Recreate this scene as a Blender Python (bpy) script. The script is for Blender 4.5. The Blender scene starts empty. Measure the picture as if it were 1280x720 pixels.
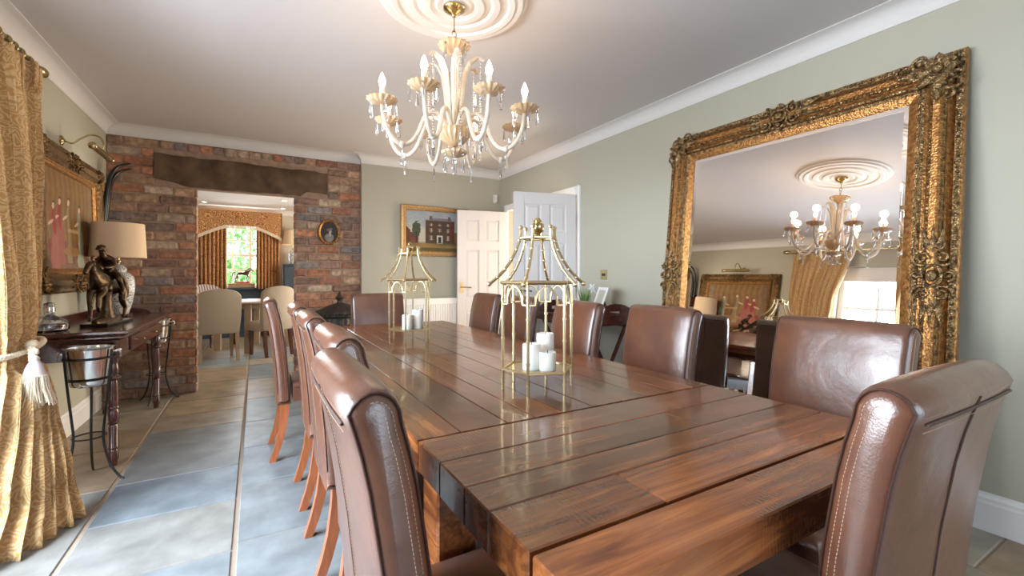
import bpy, bmesh, math, random
from mathutils import Vector, Matrix, Euler
PI = math.pi
R = math.radians
random.seed(7)
scn = bpy.context.scene
col = scn.collection

# ------------------------------------------------------------------ camera
CAMZ = 1.15
cam = bpy.data.cameras.new('camera'); camo = bpy.data.objects.new('camera', cam); col.objects.link(camo)
cam.sensor_width = 36; cam.lens = 36 * 555 / 1280
cam.shift_y = -16 / 1280
cam.clip_start = .02
camo.location = (0, 0, CAMZ); camo.rotation_euler = (PI / 2, 0, -R(30.07))
scn.camera = camo

# ------------------------------------------------------------------ light and exposure
scn.view_settings.view_transform = 'Standard'
try: scn.view_settings.look = 'None'
except Exception: pass
scn.view_settings.gamma = 1
scn.view_settings.use_curve_mapping = False
scn.view_settings.exposure = 0.52
scn.cycles.max_bounces = 10
scn.cycles.diffuse_bounces = 6
scn.cycles.glossy_bounces = 6
scn.cycles.transmission_bounces = 8
scn.cycles.transparent_max_bounces = 16
scn.cycles.caustics_reflective = False
scn.cycles.caustics_refractive = False
scn.cycles.sample_clamp_indirect = 6
SKY = 4.0
world = bpy.data.worlds.new('sky'); scn.world = world; world.use_nodes = True
wn = world.node_tree.nodes; wn['Background'].inputs[0].default_value = (.68, .84, 1, 1); wn['Background'].inputs[1].default_value = SKY

def area(name, loc, rot, sx, sy, power, color):
    l = bpy.data.lights.new(name, 'AREA'); l.shape = 'RECTANGLE'; l.size = sx; l.size_y = sy
    l.energy = power; l.color = color
    o = bpy.data.objects.new(name, l); col.objects.link(o); o.location = loc; o.rotation_euler = rot
    return o
# daylight outside the window panes; rear, hall and kitchen side lamps are added fill
area('daylight_garden_window', (-2.1, 1.6, 1.6), (0, -R(66), 0), 2.2, 3.2, 370, (.80, .90, 1))
area('fill_rear_window', (1.1, -2.4, 1.5), (R(68), 0, 0), 2.4, 1.9, 9, (.94, .96, 1))  # added fill from behind the camera, outside an unseen rear window
area('fill_hall', (4.1, 4.72, 1.3), (0, PI / 2, 0), 2.0, 1.1, 105, (1, .85, .66))  # added fill lamp inside the windowless hall, brightens the back half
area('daylight_kitchen_window', (-.2, 10.1, 1.45), (R(-90), 0, 0), 1.0, 1.2, 60, (.9, .96, 1))
area('fill_kitchen_side', (2.45, 7.4, 1.3), (0, PI / 2, 0), 1.3, 1.8, 95, (1, .88, .70))  # added warm fill for the far room, source out of view
BULB_W = .65

# ------------------------------------------------------------------ materials
def nt(name):
    m = bpy.data.materials.new(name); m.use_nodes = True
    n = m.node_tree.nodes; return m, n, m.node_tree.links, n['Principled BSDF']
def setp(b, **k):
    for a, v in k.items():
        b.inputs[a.replace('_', ' ')].default_value = v
def mat(name, c, rough=.5, metal=0, bump=0, bscale=30, var=0, vscale=4, coat=0, spec=None, sheen=0, stretch=(1, 1, 1), useCol=False):
    m, n, l, b = nt(name)
    b.inputs['Base Color'].default_value = (*c, 1); b.inputs['Roughness'].default_value = rough; b.inputs['Metallic'].default_value = metal
    if coat: b.inputs['Coat Weight'].default_value = coat; b.inputs['Coat Roughness'].default_value = .12
    if spec is not None: b.inputs['Specular IOR Level'].default_value = spec
    if sheen: b.inputs['Sheen Weight'].default_value = sheen
    tc = n.new('ShaderNodeTexCoord'); mp = n.new('ShaderNodeMapping'); mp.inputs['Scale'].default_value = stretch
    l.new(tc.outputs['Object'], mp.inputs['Vector'])
    src = None
    if useCol:
        a = n.new('ShaderNodeVertexColor'); a.layer_name = 'Col'; src = a.outputs['Color']
        l.new(src, b.inputs['Base Color'])
    if var:
        no = n.new('ShaderNodeTexNoise'); no.inputs['Scale'].default_value = vscale; no.inputs['Detail'].default_value = 6
        l.new(mp.outputs[0], no.inputs['Vector'])
        mr = n.new('ShaderNodeMapRange'); mr.inputs['From Min'].default_value = .3; mr.inputs['From Max'].default_value = .7
        mr.inputs['To Min'].default_value = 1 - var; mr.inputs['To Max'].default_value = 1 + var
        l.new(no.outputs['Fac'], mr.inputs['Value'])
        mx = n.new('ShaderNodeMix'); mx.data_type = 'RGBA'; mx.blend_type = 'MULTIPLY'; mx.inputs['Factor'].default_value = 1
        if src: l.new(src, mx.inputs['A'])
        else: mx.inputs['A'].default_value = (*c, 1)
        l.new(mr.outputs[0], mx.inputs['B']); l.new(mx.outputs['Result'], b.inputs['Base Color'])
    if bump:
        nb = n.new('ShaderNodeTexNoise'); nb.inputs['Scale'].default_value = bscale; nb.inputs['Detail'].default_value = 5
        l.new(mp.outputs[0], nb.inputs['Vector'])
        bp = n.new('ShaderNodeBump'); bp.inputs['Strength'].default_value = bump; bp.inputs['Distance'].default_value = .01
        l.new(nb.outputs['Fac'], bp.inputs['Height']); l.new(bp.outputs[0], b.inputs['Normal'])
    return m

M = {}
M['wall'] = mat('sage_wall_paint', (.475, .45, .36), .85, bump=.03, bscale=60)
M['ceil'] = mat('ceiling_paint', (.68, .635, .625), .9, bump=.02, bscale=20)
M['white'] = mat('white_gloss_paint', (.86, .85, .84), .35)
M['plaster'] = mat('white_plaster', (.76, .73, .715), .7)
M['door'] = mat('door_paint', (.74, .70, .69), .4)
M['brick'] = mat('old_brick', (.3, .15, .1), .9, bump=.7, bscale=45, var=.38, vscale=22, useCol=True)
M['mortar'] = mat('lime_mortar', (.40, .27, .195), .95, bump=.6, bscale=60, var=.2, vscale=15)
M['lintel'] = mat('weathered_lintel_stone', (.125, .075, .042), .85, bump=.5, bscale=14, var=.45, vscale=7)
M['stone'] = mat('flagstone', (.3, .3, .3), .38, bump=.55, bscale=7, var=.26, vscale=6, useCol=True)
M['grout'] = mat('grout', (.34, .27, .21), .9, bump=.3)
M['leg'] = mat('chair_leg_wood', (.36, .105, .035), .3, var=.25, vscale=8, stretch=(8, 8, 1), coat=.4)
M['dkwood'] = mat('mahogany', (.075, .02, .014), .22, var=.35, vscale=6, stretch=(10, 1, 10), coat=.6)
M['brass'] = mat('aged_brass', (.52, .40, .2), .25, 1)
M['gold'] = mat('champagne_gold_metal', (.60, .47, .27), .32, 1)
M['steel'] = mat('polished_steel', (.72, .70, .67), .17, 1, bump=.05, bscale=8, stretch=(1, 1, 12))
M['iron'] = mat('black_iron', (.012, .012, .013), .4, .4)
M['castiron'] = mat('blackened_cast_iron', (.065, .056, .048), .45, .6, bump=1, bscale=70)
M['bronze'] = mat('dark_bronze', (.10, .065, .038), .28, 1, bump=.5, bscale=60, var=.4, vscale=20)
M['black'] = mat('black_stone', (.012, .012, .012), .15)
M['horn'] = mat('black_horn', (.014, .012, .011), .25)
M['candle'] = mat('candle_wax', (.88, .84, .76), .55)
M['candle'].node_tree.nodes['Principled BSDF'].inputs['Subsurface Weight'].default_value = .3
M['shade'] = mat('linen_shade', (.80, .60, .40), .9, bump=.2, bscale=200)
M['stitch'] = mat('cream_thread', (.50, .35, .24), .8)
M['piping'] = mat('leather_piping', (.055, .022, .015), .5)
M['rope'] = mat('cream_rope', (.74, .63, .47), .9, bump=.6, bscale=90)
M['silk'] = mat('lilac_silk', (.62, .55, .55), .5)
M['beige'] = mat('oatmeal_fabric', (.42, .34, .26), .95, bump=.3, bscale=200)
M['oak'] = mat('limed_oak', (.33, .23, .15), .5, var=.2, vscale=10, stretch=(8, 8, 1))
M['navy'] = mat('navy_panel_paint', (.035, .05, .075), .5)
M['creamwall'] = mat('pale_grey_paint', (.55, .52, .44), .85)
M['plastic'] = mat('white_plastic', (.8, .8, .78), .4)
M['stonepave'] = mat('pale_paving', (.42, .40, .37), .9, bump=.2, var=.15)
M['leaf'] = mat('foliage_green', (.30, .50, .16), .7, var=.4, vscale=3)
M['grass'] = mat('grass_blade', (.16, .30, .05), .6)
M['petal'] = mat('white_petal', (.85, .85, .86), .6)
M['wicker'] = mat('tan_wood_box', (.36, .22, .11), .6, bump=.3, bscale=60)
M['reds'] = mat('red_paint', (.42, .05, .04), .5)
M['lampblack'] = mat('dark_fitting', (.03, .03, .03), .4)

def leather():
    m, n, l, b = nt('brown_leather')
    tc = n.new('ShaderNodeTexCoord')
    a = n.new('ShaderNodeTexNoise'); a.inputs['Scale'].default_value = 6; a.inputs['Detail'].default_value = 7; a.inputs['Roughness'].default_value = .65
    l.new(tc.outputs['Object'], a.inputs['Vector'])
    cr = n.new('ShaderNodeValToRGB'); cr.color_ramp.elements[0].position = .3; cr.color_ramp.elements[1].position = .72
    cr.color_ramp.elements[0].color = (.085, .030, .017, 1); cr.color_ramp.elements[1].color = (.175, .062, .028, 1)
    l.new(a.outputs['Fac'], cr.inputs[0]); l.new(cr.outputs[0], b.inputs['Base Color'])
    v = n.new('ShaderNodeTexVoronoi'); v.inputs['Scale'].default_value = 320; l.new(tc.outputs['Object'], v.inputs['Vector'])
    w = n.new('ShaderNodeTexNoise'); w.inputs['Scale'].default_value = 9; w.inputs['Detail'].default_value = 3; l.new(tc.outputs['Object'], w.inputs['Vector'])
    bp = n.new('ShaderNodeBump'); bp.inputs['Strength'].default_value = .12; bp.inputs['Distance'].default_value = .002
    l.new(v.outputs['Distance'], bp.inputs['Height'])
    bp2 = n.new('ShaderNodeBump'); bp2.inputs['Strength'].default_value = .25; bp2.inputs['Distance'].default_value = .02
    l.new(w.outputs['Fac'], bp2.inputs['Height']); l.new(bp.outputs[0], bp2.inputs['Normal']); l.new(bp2.outputs[0], b.inputs['Normal'])
    setp(b, Roughness=.3); b.inputs['Specular IOR Level'].default_value = .9
    b.inputs['Coat Weight'].default_value = .45; b.inputs['Coat Roughness'].default_value = .33
    return m
M['leather'] = leather()

def tablewood(name, axis):
    m, n, l, b = nt(name)
    tc = n.new('ShaderNodeTexCoord'); vc = n.new('ShaderNodeVertexColor'); vc.layer_name = 'Col'
    sep = n.new('ShaderNodeSeparateColor'); l.new(vc.outputs['Color'], sep.inputs[0])
    off = n.new('ShaderNodeVectorMath'); off.operation = 'SCALE'; off.inputs['Scale'].default_value = 40; l.new(vc.outputs['Color'], off.inputs[0])
    ad = n.new('ShaderNodeVectorMath'); ad.operation = 'ADD'; l.new(tc.outputs['Object'], ad.inputs[0]); l.new(off.outputs[0], ad.inputs[1])
    mp = n.new('ShaderNodeMapping'); mp.inputs['Scale'].default_value = (14, 1.1, 14) if axis == 'y' else (1.1, 14, 14)
    l.new(ad.outputs[0], mp.inputs['Vector'])
    no = n.new('ShaderNodeTexNoise'); no.inputs['Scale'].default_value = 2.2; no.inputs['Detail'].default_value = 8; no.inputs['Roughness'].default_value = .65; no.inputs['Distortion'].default_value = .6
    l.new(mp.outputs[0], no.inputs['Vector'])
    cr = n.new('ShaderNodeValToRGB')
    e = cr.color_ramp.elements; e[0].position = .28; e[1].position = .75
    e[0].color = (.05, .014, .006, 1); e[1].color = (.40, .145, .040, 1)
    k = e.new(.5); k.color = (.18, .056, .017, 1)
    l.new(no.outputs['Fac'], cr.inputs[0])
    big = n.new('ShaderNodeTexNoise'); big.inputs['Scale'].default_value = 3; big.inputs['Detail'].default_value = 3; l.new(ad.outputs[0], big.inputs['Vector'])
    mr = n.new('ShaderNodeMapRange'); mr.inputs['From Min'].default_value = .3; mr.inputs['From Max'].default_value = .7; mr.inputs['To Min'].default_value = .6; mr.inputs['To Max'].default_value = 1.4
    l.new(big.outputs['Fac'], mr.inputs[0])
    mx = n.new('ShaderNodeMix'); mx.data_type = 'RGBA'; mx.blend_type = 'MULTIPLY'; mx.inputs['Factor'].default_value = 1
    l.new(cr.outputs[0], mx.inputs['A']); l.new(mr.outputs[0], mx.inputs['B'])
    mx2 = n.new('ShaderNodeMix'); mx2.data_type = 'RGBA'; mx2.blend_type = 'MULTIPLY'; mx2.inputs['Factor'].default_value = 1
    pr = n.new('ShaderNodeMapRange'); pr.inputs['To Min'].default_value = .65; pr.inputs['To Max'].default_value = 1.45; l.new(sep.outputs[1], pr.inputs[0])
    l.new(mx.outputs['Result'], mx2.inputs['A']); l.new(pr.outputs[0], mx2.inputs['B'])
    l.new(mx2.outputs['Result'], b.inputs['Base Color'])
    # saw marks across the grain and worn hollows
    wv = n.new('ShaderNodeTexWave'); wv.bands_direction = 'Y' if axis == 'y' else 'X'; wv.inputs['Scale'].default_value = 34; wv.inputs['Distortion'].default_value = 5; wv.inputs['Detail'].default_value = 2
    l.new(ad.outputs[0], wv.inputs['Vector'])
    mk = n.new('ShaderNodeTexNoise'); mk.inputs['Scale'].default_value = 4.5; l.new(ad.outputs[0], mk.inputs['Vector'])
    mkr = n.new('ShaderNodeMapRange'); mkr.inputs['From Min'].default_value = .5; mkr.inputs['From Max'].default_value = .66; l.new(mk.outputs['Fac'], mkr.inputs[0])
    mul = n.new('ShaderNodeMath'); mul.operation = 'MULTIPLY'; l.new(wv.outputs['Fac'], mul.inputs[0]); l.new(mkr.outputs[0], mul.inputs[1])
    gr = n.new('ShaderNodeMath'); gr.operation = 'MULTIPLY_ADD'; gr.inputs[1].default_value = .5; l.new(mul.outputs[0], gr.inputs[0]); l.new(no.outputs['Fac'], gr.inputs[2])
    bp = n.new('ShaderNodeBump'); bp.inputs['Strength'].default_value = .22; bp.inputs['Distance'].default_value = .006; l.new(gr.outputs[0], bp.inputs['Height'])
    l2 = n.new('ShaderNodeTexNoise'); l2.inputs['Scale'].default_value = 7; l2.inputs['Detail'].default_value = 2; l.new(ad.outputs[0], l2.inputs['Vector'])
    bp2 = n.new('ShaderNodeBump'); bp2.inputs['Strength'].default_value = .22; bp2.inputs['Distance'].default_value = .02; l.new(l2.outputs['Fac'], bp2.inputs['Height']); l.new(bp.outputs[0], bp2.inputs['Normal'])
    l.new(bp2.outputs[0], b.inputs['Normal'])
    setp(b, Roughness=.25); b.inputs['Specular IOR Level'].default_value = .6
    b.inputs['Coat Weight'].default_value = .55; b.inputs['Coat Roughness'].default_value = .09
    return m
M['tw_y'] = tablewood('varnished_plank_lengthwise', 'y')
M['tw_x'] = tablewood('varnished_plank_crosswise', 'x')

def gilt(name, c1, c2, rough=.36, bump=.5, bs=110):
    m, n, l, b = nt(name)
    tc = n.new('ShaderNodeTexCoord')
    a = n.new('ShaderNodeTexNoise'); a.inputs['Scale'].default_value = 55; a.inputs['Detail'].default_value = 8; l.new(tc.outputs['Object'], a.inputs['Vector'])
    cr = n.new('ShaderNodeValToRGB'); cr.color_ramp.elements[0].position = .36; cr.color_ramp.elements[1].position = .68
    cr.color_ramp.elements[0].color = (*c1, 1); cr.color_ramp.elements[1].color = (*c2, 1)
    l.new(a.outputs['Fac'], cr.inputs[0]); l.new(cr.outputs[0], b.inputs['Base Color'])
    v = n.new('ShaderNodeTexVoronoi'); v.inputs['Scale'].default_value = bs; l.new(tc.outputs['Object'], v.inputs['Vector'])
    bp = n.new('ShaderNodeBump'); bp.inputs['Strength'].default_value = bump; bp.inputs['Distance'].default_value = .004
    l.new(v.outputs['Distance'], bp.inputs['Height']); l.new(bp.outputs[0], b.inputs['Normal'])
    setp(b, Roughness=rough, Metallic=.75)
    return m
M['gilt'] = gilt('antique_gilt', (.22, .095, .028), (.52, .25, .075))
M['giltcarve'] = gilt('carved_gilt', (.10, .06, .028), (.50, .32, .14), .34, .9, 150)
M['giltdark'] = gilt('dark_gilt', (.07, .038, .016), (.30, .165, .055), .34, .8, 140)
M['giltpale'] = gilt('pale_gilt', (.42, .25, .11), (.56, .37, .18), .5, .15, 60)

def mirror_mat():
    m, n, l, b = nt('silvered_mirror'); setp(b, Metallic=1, Roughness=.012); b.inputs['Base Color'].default_value = (.93, .91, .90, 1); return m
M['mirror'] = mirror_mat()
def glass(name, c=(1, 1, 1), rough=0, ior=1.5):
    m, n, l, b = nt(name); setp(b, Roughness=rough, IOR=ior); b.inputs['Transmission Weight'].default_value = 1; b.inputs['Base Color'].default_value = (*c, 1); return m
M['crystal'] = glass('clear_crystal', (.93, .95, 1))
def pane_mat():
    m = bpy.data.materials.new('window_pane_glass'); m.use_nodes = True; n = m.node_tree.nodes; l = m.node_tree.links
    n.remove(n['Principled BSDF']); t = n.new('ShaderNodeBsdfTransparent'); g = n.new('ShaderNodeBsdfGlossy'); g.inputs['Roughness'].default_value = .01
    f = n.new('ShaderNodeFresnel'); f.inputs[0].default_value = 1.35; x = n.new('ShaderNodeMixShader')
    ge = n.new('ShaderNodeNewGeometry'); fr_ = n.new('ShaderNodeMath'); fr_.operation = 'SUBTRACT'; fr_.inputs[0].default_value = 1; l.new(ge.outputs['Backfacing'], fr_.inputs[1])
    mu = n.new('ShaderNodeMath'); mu.operation = 'MULTIPLY'; l.new(f.outputs[0], mu.inputs[0]); l.new(fr_.outputs[0], mu.inputs[1])
    l.new(mu.outputs[0], x.inputs[0]); l.new(t.outputs[0], x.inputs[1]); l.new(g.outputs[0], x.inputs[2]); l.new(x.outputs[0], n['Material Output'].inputs[0]); return m
M['pane'] = pane_mat()
def milkglass(name, c, tr=.35):
    m, n, l, b = nt(name); b.inputs['Base Color'].default_value = (*c, 1); setp(b, Roughness=.12); b.inputs['Specular IOR Level'].default_value = .6
    t = n.new('ShaderNodeBsdfTranslucent'); t.inputs[0].default_value = (*c, 1)
    x = n.new('ShaderNodeMixShader'); x.inputs[0].default_value = tr
    l.new(b.outputs[0], x.inputs[1]); l.new(t.outputs[0], x.inputs[2]); l.new(x.outputs[0], n['Material Output'].inputs[0]); return m
M['milk'] = milkglass('milky_glass', (.80, .71, .60), .25)
M['amber'] = milkglass('cream_amber_glass', (.76, .57, .35), .25)
def emit(name, c, s):
    m, n, l, b = nt(name); b.inputs['Emission Color'].default_value = (*c, 1); b.inputs['Emission Strength'].default_value = s; b.inputs['Base Color'].default_value = (.9, .9, .9, 1); return m
M['bulb'] = emit('lit_bulb', (1, .78, .52), 14)
M['spot'] = emit('lit_downlight', (1, .93, .82), 10)
def patterned(name, c1, c2, c3, scale, sheen=.3, rough=.7):
    m, n, l, b = nt(name)
    tc = n.new('ShaderNodeTexCoord')
    no = n.new('ShaderNodeTexNoise'); no.inputs['Scale'].default_value = scale * .5; l.new(tc.outputs['Object'], no.inputs['Vector'])
    mixv = n.new('ShaderNodeMix'); mixv.data_type = 'VECTOR'; mixv.inputs['Factor'].default_value = .12
    l.new(tc.outputs['Object'], mixv.inputs['A']); l.new(no.outputs['Color'], mixv.inputs['B'])
    v = n.new('ShaderNodeTexVoronoi'); v.inputs['Scale'].default_value = scale; l.new(mixv.outputs['Result'], v.inputs['Vector'])
    mt = n.new('ShaderNodeMath'); mt.operation = 'MULTIPLY'; mt.inputs[1].default_value = 30; l.new(v.outputs['Distance'], mt.inputs[0])
    sn = n.new('ShaderNodeMath'); sn.operation = 'SINE'; l.new(mt.outputs[0], sn.inputs[0])
    n2 = n.new('ShaderNodeTexNoise'); n2.inputs['Scale'].default_value = scale * 7; n2.inputs['Detail'].default_value = 3; l.new(tc.outputs['Object'], n2.inputs['Vector'])
    ad = n.new('ShaderNodeMath'); ad.operation = 'MULTIPLY_ADD'; ad.inputs[1].default_value = .32; l.new(sn.outputs[0], ad.inputs[0]); l.new(n2.outputs['Fac'], ad.inputs[2])
    cr = n.new('ShaderNodeValToRGB'); e = cr.color_ramp.elements; e[0].position = .28; e[0].color = (*c1, 1); e[1].position = .74; e[1].color = (*c3, 1)
    k = e.new(.52); k.color = (*c2, 1)
    l.new(ad.outputs[0], cr.inputs[0]); l.new(cr.outputs[0], b.inputs['Base Color'])
    bp = n.new('ShaderNodeBump'); bp.inputs['Strength'].default_value = .35; bp.inputs['Distance'].default_value = .004; l.new(ad.outputs[0], bp.inputs['Height']); l.new(bp.outputs[0], b.inputs['Normal'])
    setp(b, Roughness=rough); b.inputs['Sheen Weight'].default_value = sheen
    return m
M['damask'] = patterned('gold_paisley_damask', (.44, .25, .085), (.54, .33, .13), (.60, .42, .22), 17)
M['paisley'] = patterned('rust_paisley_cloth', (.20, .06, .025), (.50, .20, .06), (.60, .34, .13), 13, .1)
M['china'] = patterned('patterned_china', (.25, .27, .29), (.62, .60, .56), (.72, .70, .65), 16, 0, .2)
def striped():
    m, n, l, b = nt('striped_fabric'); tc = n.new('ShaderNodeTexCoord'); w = n.new('ShaderNodeTexWave'); w.inputs['Scale'].default_value = 7; l.new(tc.outputs['Object'], w.inputs['Vector'])
    cr = n.new('ShaderNodeValToRGB'); cr.color_ramp.interpolation = 'CONSTANT'; e = cr.color_ramp.elements; e[0].color = (.42, .34, .28, 1); e[1].position = .55; e[1].color = (.20, .05, .05, 1); k = e.new(.8); k.color = (.08, .09, .14, 1)
    l.new(w.outputs['Fac'], cr.inputs[0]); l.new(cr.outputs[0], b.inputs['Base Color']); setp(b, Roughness=.9); return m
M['stripe'] = striped()
def paint_mat():
    m, n, l, b = nt('oil_paint'); a = n.new('ShaderNodeVertexColor'); a.layer_name = 'Col'; l.new(a.outputs['Color'], b.inputs['Base Color']); setp(b, Roughness=.5); b.inputs['Specular IOR Level'].default_value = .25
    return m
M['oil'] = paint_mat()

# ------------------------------------------------------------------ mesh builder
class MB:
    def __init__(s): s.v = []; s.f = []; s.c = []; s.M = None
    def add(s, vs, fs, c=None):
        o = len(s.v)
        for p in vs: s.v.append(tuple(s.M @ Vector(p)) if s.M else tuple(p))
        for f in fs: s.f.append([i + o for i in f]); s.c.append(c)
    def box(s, lo, hi, b=.003, c=None, jit=None):
        lo = Vector(lo); hi = Vector(hi); ce = (lo + hi) / 2; h = (hi - lo) / 2
        b = min(b, h.x * .49, h.y * .49, h.z * .49)
        if b <= 0:
            vs = [ce + Vector((x * h.x, y * h.y, z * h.z)) for x in (-1, 1) for y in (-1, 1) for z in (-1, 1)]
            s.add(vs, [(0, 1, 3, 2), (4, 6, 7, 5), (0, 4, 5, 1), (2, 3, 7, 6), (0, 2, 6, 4), (1, 5, 7, 3)], c); return
        vs = []; idx = {}
        for x in (-1, 1):
            for y in (-1, 1):
                for z in (-1, 1):
                    for k in range(3):
                        d = [h.x - b, h.y - b, h.z - b]; d[k] += b
                        p = ce + Vector((x * d[0], y * d[1], z * d[2]))
                        if jit: p += Vector((random.uniform(-jit, jit), random.uniform(-jit, jit), random.uniform(-jit, jit)))
                        idx[(x, y, z, k)] = len(vs); vs.append(p)
        fs = []
        I = idx
        for sg in (-1, 1):
            fs.append([I[(sg, -1, -1, 0)], I[(sg, 1, -1, 0)], I[(sg, 1, 1, 0)], I[(sg, -1, 1, 0)]])
            fs.append([I[(-1, sg, -1, 1)], I[(1, sg, -1, 1)], I[(1, sg, 1, 1)], I[(-1, sg, 1, 1)]])
            fs.append([I[(-1, -1, sg, 2)], I[(1, -1, sg, 2)], I[(1, 1, sg, 2)], I[(-1, 1, sg, 2)]])
        for a in (-1, 1):
            for d in (-1, 1):
                fs.append([I[(a, d, -1, 0)], I[(a, d, 1, 0)], I[(a, d, 1, 1)], I[(a, d, -1, 1)]])
                fs.append([I[(a, -1, d, 0)], I[(a, 1, d, 0)], I[(a, 1, d, 2)], I[(a, -1, d, 2)]])
                fs.append([I[(-1, a, d, 1)], I[(1, a, d, 1)], I[(1, a, d, 2)], I[(-1, a, d, 2)]])
                for e in (-1, 1): fs.append([I[(a, d, e, 0)], I[(a, d, e, 1)], I[(a, d, e, 2)]])
        s.add(vs, fs, c)
    def loft(s, rings, closed=True, caps=True, loop=False, c=None):
        n = len(rings[0]); vs = [p for r in rings for p in r]; fs = []
        m = len(rings)
        for i in range(m if loop else m - 1):
            for j in range(n if closed else n - 1):
                a = i * n + j; b2 = i * n + (j + 1) % n; d = ((i + 1) % m) * n
                fs.append([a, b2, d + (j + 1) % n, d + j])
        if caps and closed and not loop:
            fs.append(list(range(n))[::-1]); fs.append([(m - 1) * n + j for j in range(n)])
        s.add(vs, fs, c)
    def tube(s, pts, r, n=8, closed=False, caps=True, c=None, flat=None):
        pts = [Vector(p) for p in pts]; m = len(pts)
        rr = r if isinstance(r, (list, tuple)) else [r] * m
        rings = []; up = None
        for i in range(m):
            if closed: t = pts[(i + 1) % m] - pts[i - 1]
            else: t = pts[min(i + 1, m - 1)] - pts[max(i - 1, 0)]
            t.normalize()
            if up is None:
                up = Vector((0, 0, 1)) if abs(t.z) < .9 else Vector((1, 0, 0))
            up = (up - t * up.dot(t))
            if up.length < 1e-5: up = t.orthogonal()
            up.normalize(); w = t.cross(up)
            fl = flat or 1
            rings.append([pts[i] + up * (rr[i] * math.cos(2 * PI * k / n)) + w * (rr[i] * fl * math.sin(2 * PI * k / n)) for k in range(n)])
        s.loft(rings, True, caps, closed, c)
    def lathe(s, prof, n=24, ce=(0, 0, 0), rip=None, c=None, caps=True, sx=1, sy=1):
        rings = []
        for (r, z) in prof:
            ring = []
            for k in range(n):
                a = 2 * PI * k / n; q = max(r, .0002)
                if rip: q *= 1 + rip[1] * (r / rip[2]) * math.cos(rip[0] * a)
                ring.append((ce[0] + sx * q * math.cos(a), ce[1] + sy * q * math.sin(a), ce[2] + z))
            rings.append(ring)
        s.loft(rings, True, caps, False, c)
    def sphere(s, ce, r, nu=10, nv=7, c=None):
        r = r if isinstance(r, (tuple, list)) else (r, r, r)
        prof = []
        rings = []
        for i in range(nv + 1):
            t = PI * i / nv; q = max(math.sin(t), .01)
            rings.append([(ce[0] + r[0] * q * math.cos(2 * PI * k / nu), ce[1] + r[1] * q * math.sin(2 * PI * k / nu), ce[2] - r[2] * math.cos(t)) for k in range(nu)])
        s.loft(rings, True, True, False, c)
    def grid(s, fn, nu, nv, colf=None):
        vs = [fn(i / nu, j / nv) for j in range(nv + 1) for i in range(nu + 1)]
        o = len(s.v)
        for p in vs: s.v.append(tuple(s.M @ Vector(p)) if s.M else tuple(p))
        for j in range(nv):
            for i in range(nu):
                a = o + j * (nu + 1) + i
                s.f.append([a, a + 1, a + nu + 2, a + nu + 1]); s.c.append(colf((i + .5) / nu, (j + .5) / nv) if colf else None)
    def prism(s, poly, lo, hi, axis='x', c=None):
        def P(a, b, h): return (h, a, b) if axis == 'x' else ((a, h, b) if axis == 'y' else (a, b, h))
        s.loft([[P(a, b, lo) for a, b in poly], [P(a, b, hi) for a, b in poly]], True, True, False, c)
    def obj(s, name, m, parent=None, smooth=40, recalc=True):
        me = bpy.data.meshes.new(name); me.from_pydata(s.v, [], s.f)
        if any(c is not None for c in s.c):
            ca = me.color_attributes.new('Col', 'FLOAT_COLOR', 'CORNER')
            buf = []
            for f, c in zip(s.f, s.c):
                c = c or (.5, .5, .5)
                for _ in f: buf += [c[0], c[1], c[2], 1]
            ca.data.foreach_set('color', buf)
        if recalc:
            bm = bmesh.new(); bm.from_mesh(me); bmesh.ops.recalc_face_normals(bm, faces=bm.faces); bm.to_mesh(me); bm.free()
        me.materials.append(m)
        if smooth:
            me.shade_smooth(); me.set_sharp_from_angle(angle=R(smooth))
        o = bpy.data.objects.new(name, me); col.objects.link(o)
        if parent: o.parent = parent
        return o
def skinned(name, verts, edges, radii, m, parent=None, sub=2, root=0):
    me = bpy.data.meshes.new(name); me.from_pydata([tuple(v) for v in verts], edges, [])
    o = bpy.data.objects.new(name, me); col.objects.link(o)
    sk = o.modifiers.new('skin', 'SKIN'); sk.use_smooth_shade = True
    for i, v in enumerate(me.skin_vertices[0].data):
        r = radii[i]; v.radius = r if isinstance(r, tuple) else (r, r); v.use_root = (i == root)
    ss = o.modifiers.new('sub', 'SUBSURF'); ss.levels = sub; ss.render_levels = sub
    dg = bpy.context.evaluated_depsgraph_get(); dg.update()
    nm = bpy.data.meshes.new_from_object(o.evaluated_get(dg))
    o.modifiers.clear(); o.data = nm; nm.name = name
    nm.materials.clear(); nm.materials.append(m)
    nm.shade_smooth()
    if parent: o.parent = parent
    return o
def tag(o, label=None, cat=None, group=None, kind=None):
    if label: o['label'] = label
    if cat: o['category'] = cat
    if group: o['group'] = group
    if kind: o['kind'] = kind
    return o
def thing(name, label, cat, loc=(0, 0, 0), rz=0, group=None):
    o = bpy.data.objects.new(name, None); o.empty_display_size = .05; col.objects.link(o)
    o.location = loc; o.rotation_euler = (0, 0, rz)
    return tag(o, label, cat, group)
def copy_tree(o, parent=None):
    c = o.copy(); col.objects.link(c); c.parent = parent
    for ch in list(o.children): copy_tree(ch, c)
    return c
def struct(mb, name, m, parent=None, smooth=0):
    o = mb.obj(name, m, parent, smooth)
    if not parent: o['kind'] = 'structure'
    return o

# ------------------------------------------------------------------ room shell
XL, XR, YB, YG, YR, ZC = -1.17, 2.86, 5.34, 5.27, -1.7, 2.53
ZT = 2.436
KY = 9.7         # far wall of the room beyond the brick doorway
KL, KR = -2.1, 2.2
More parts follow.
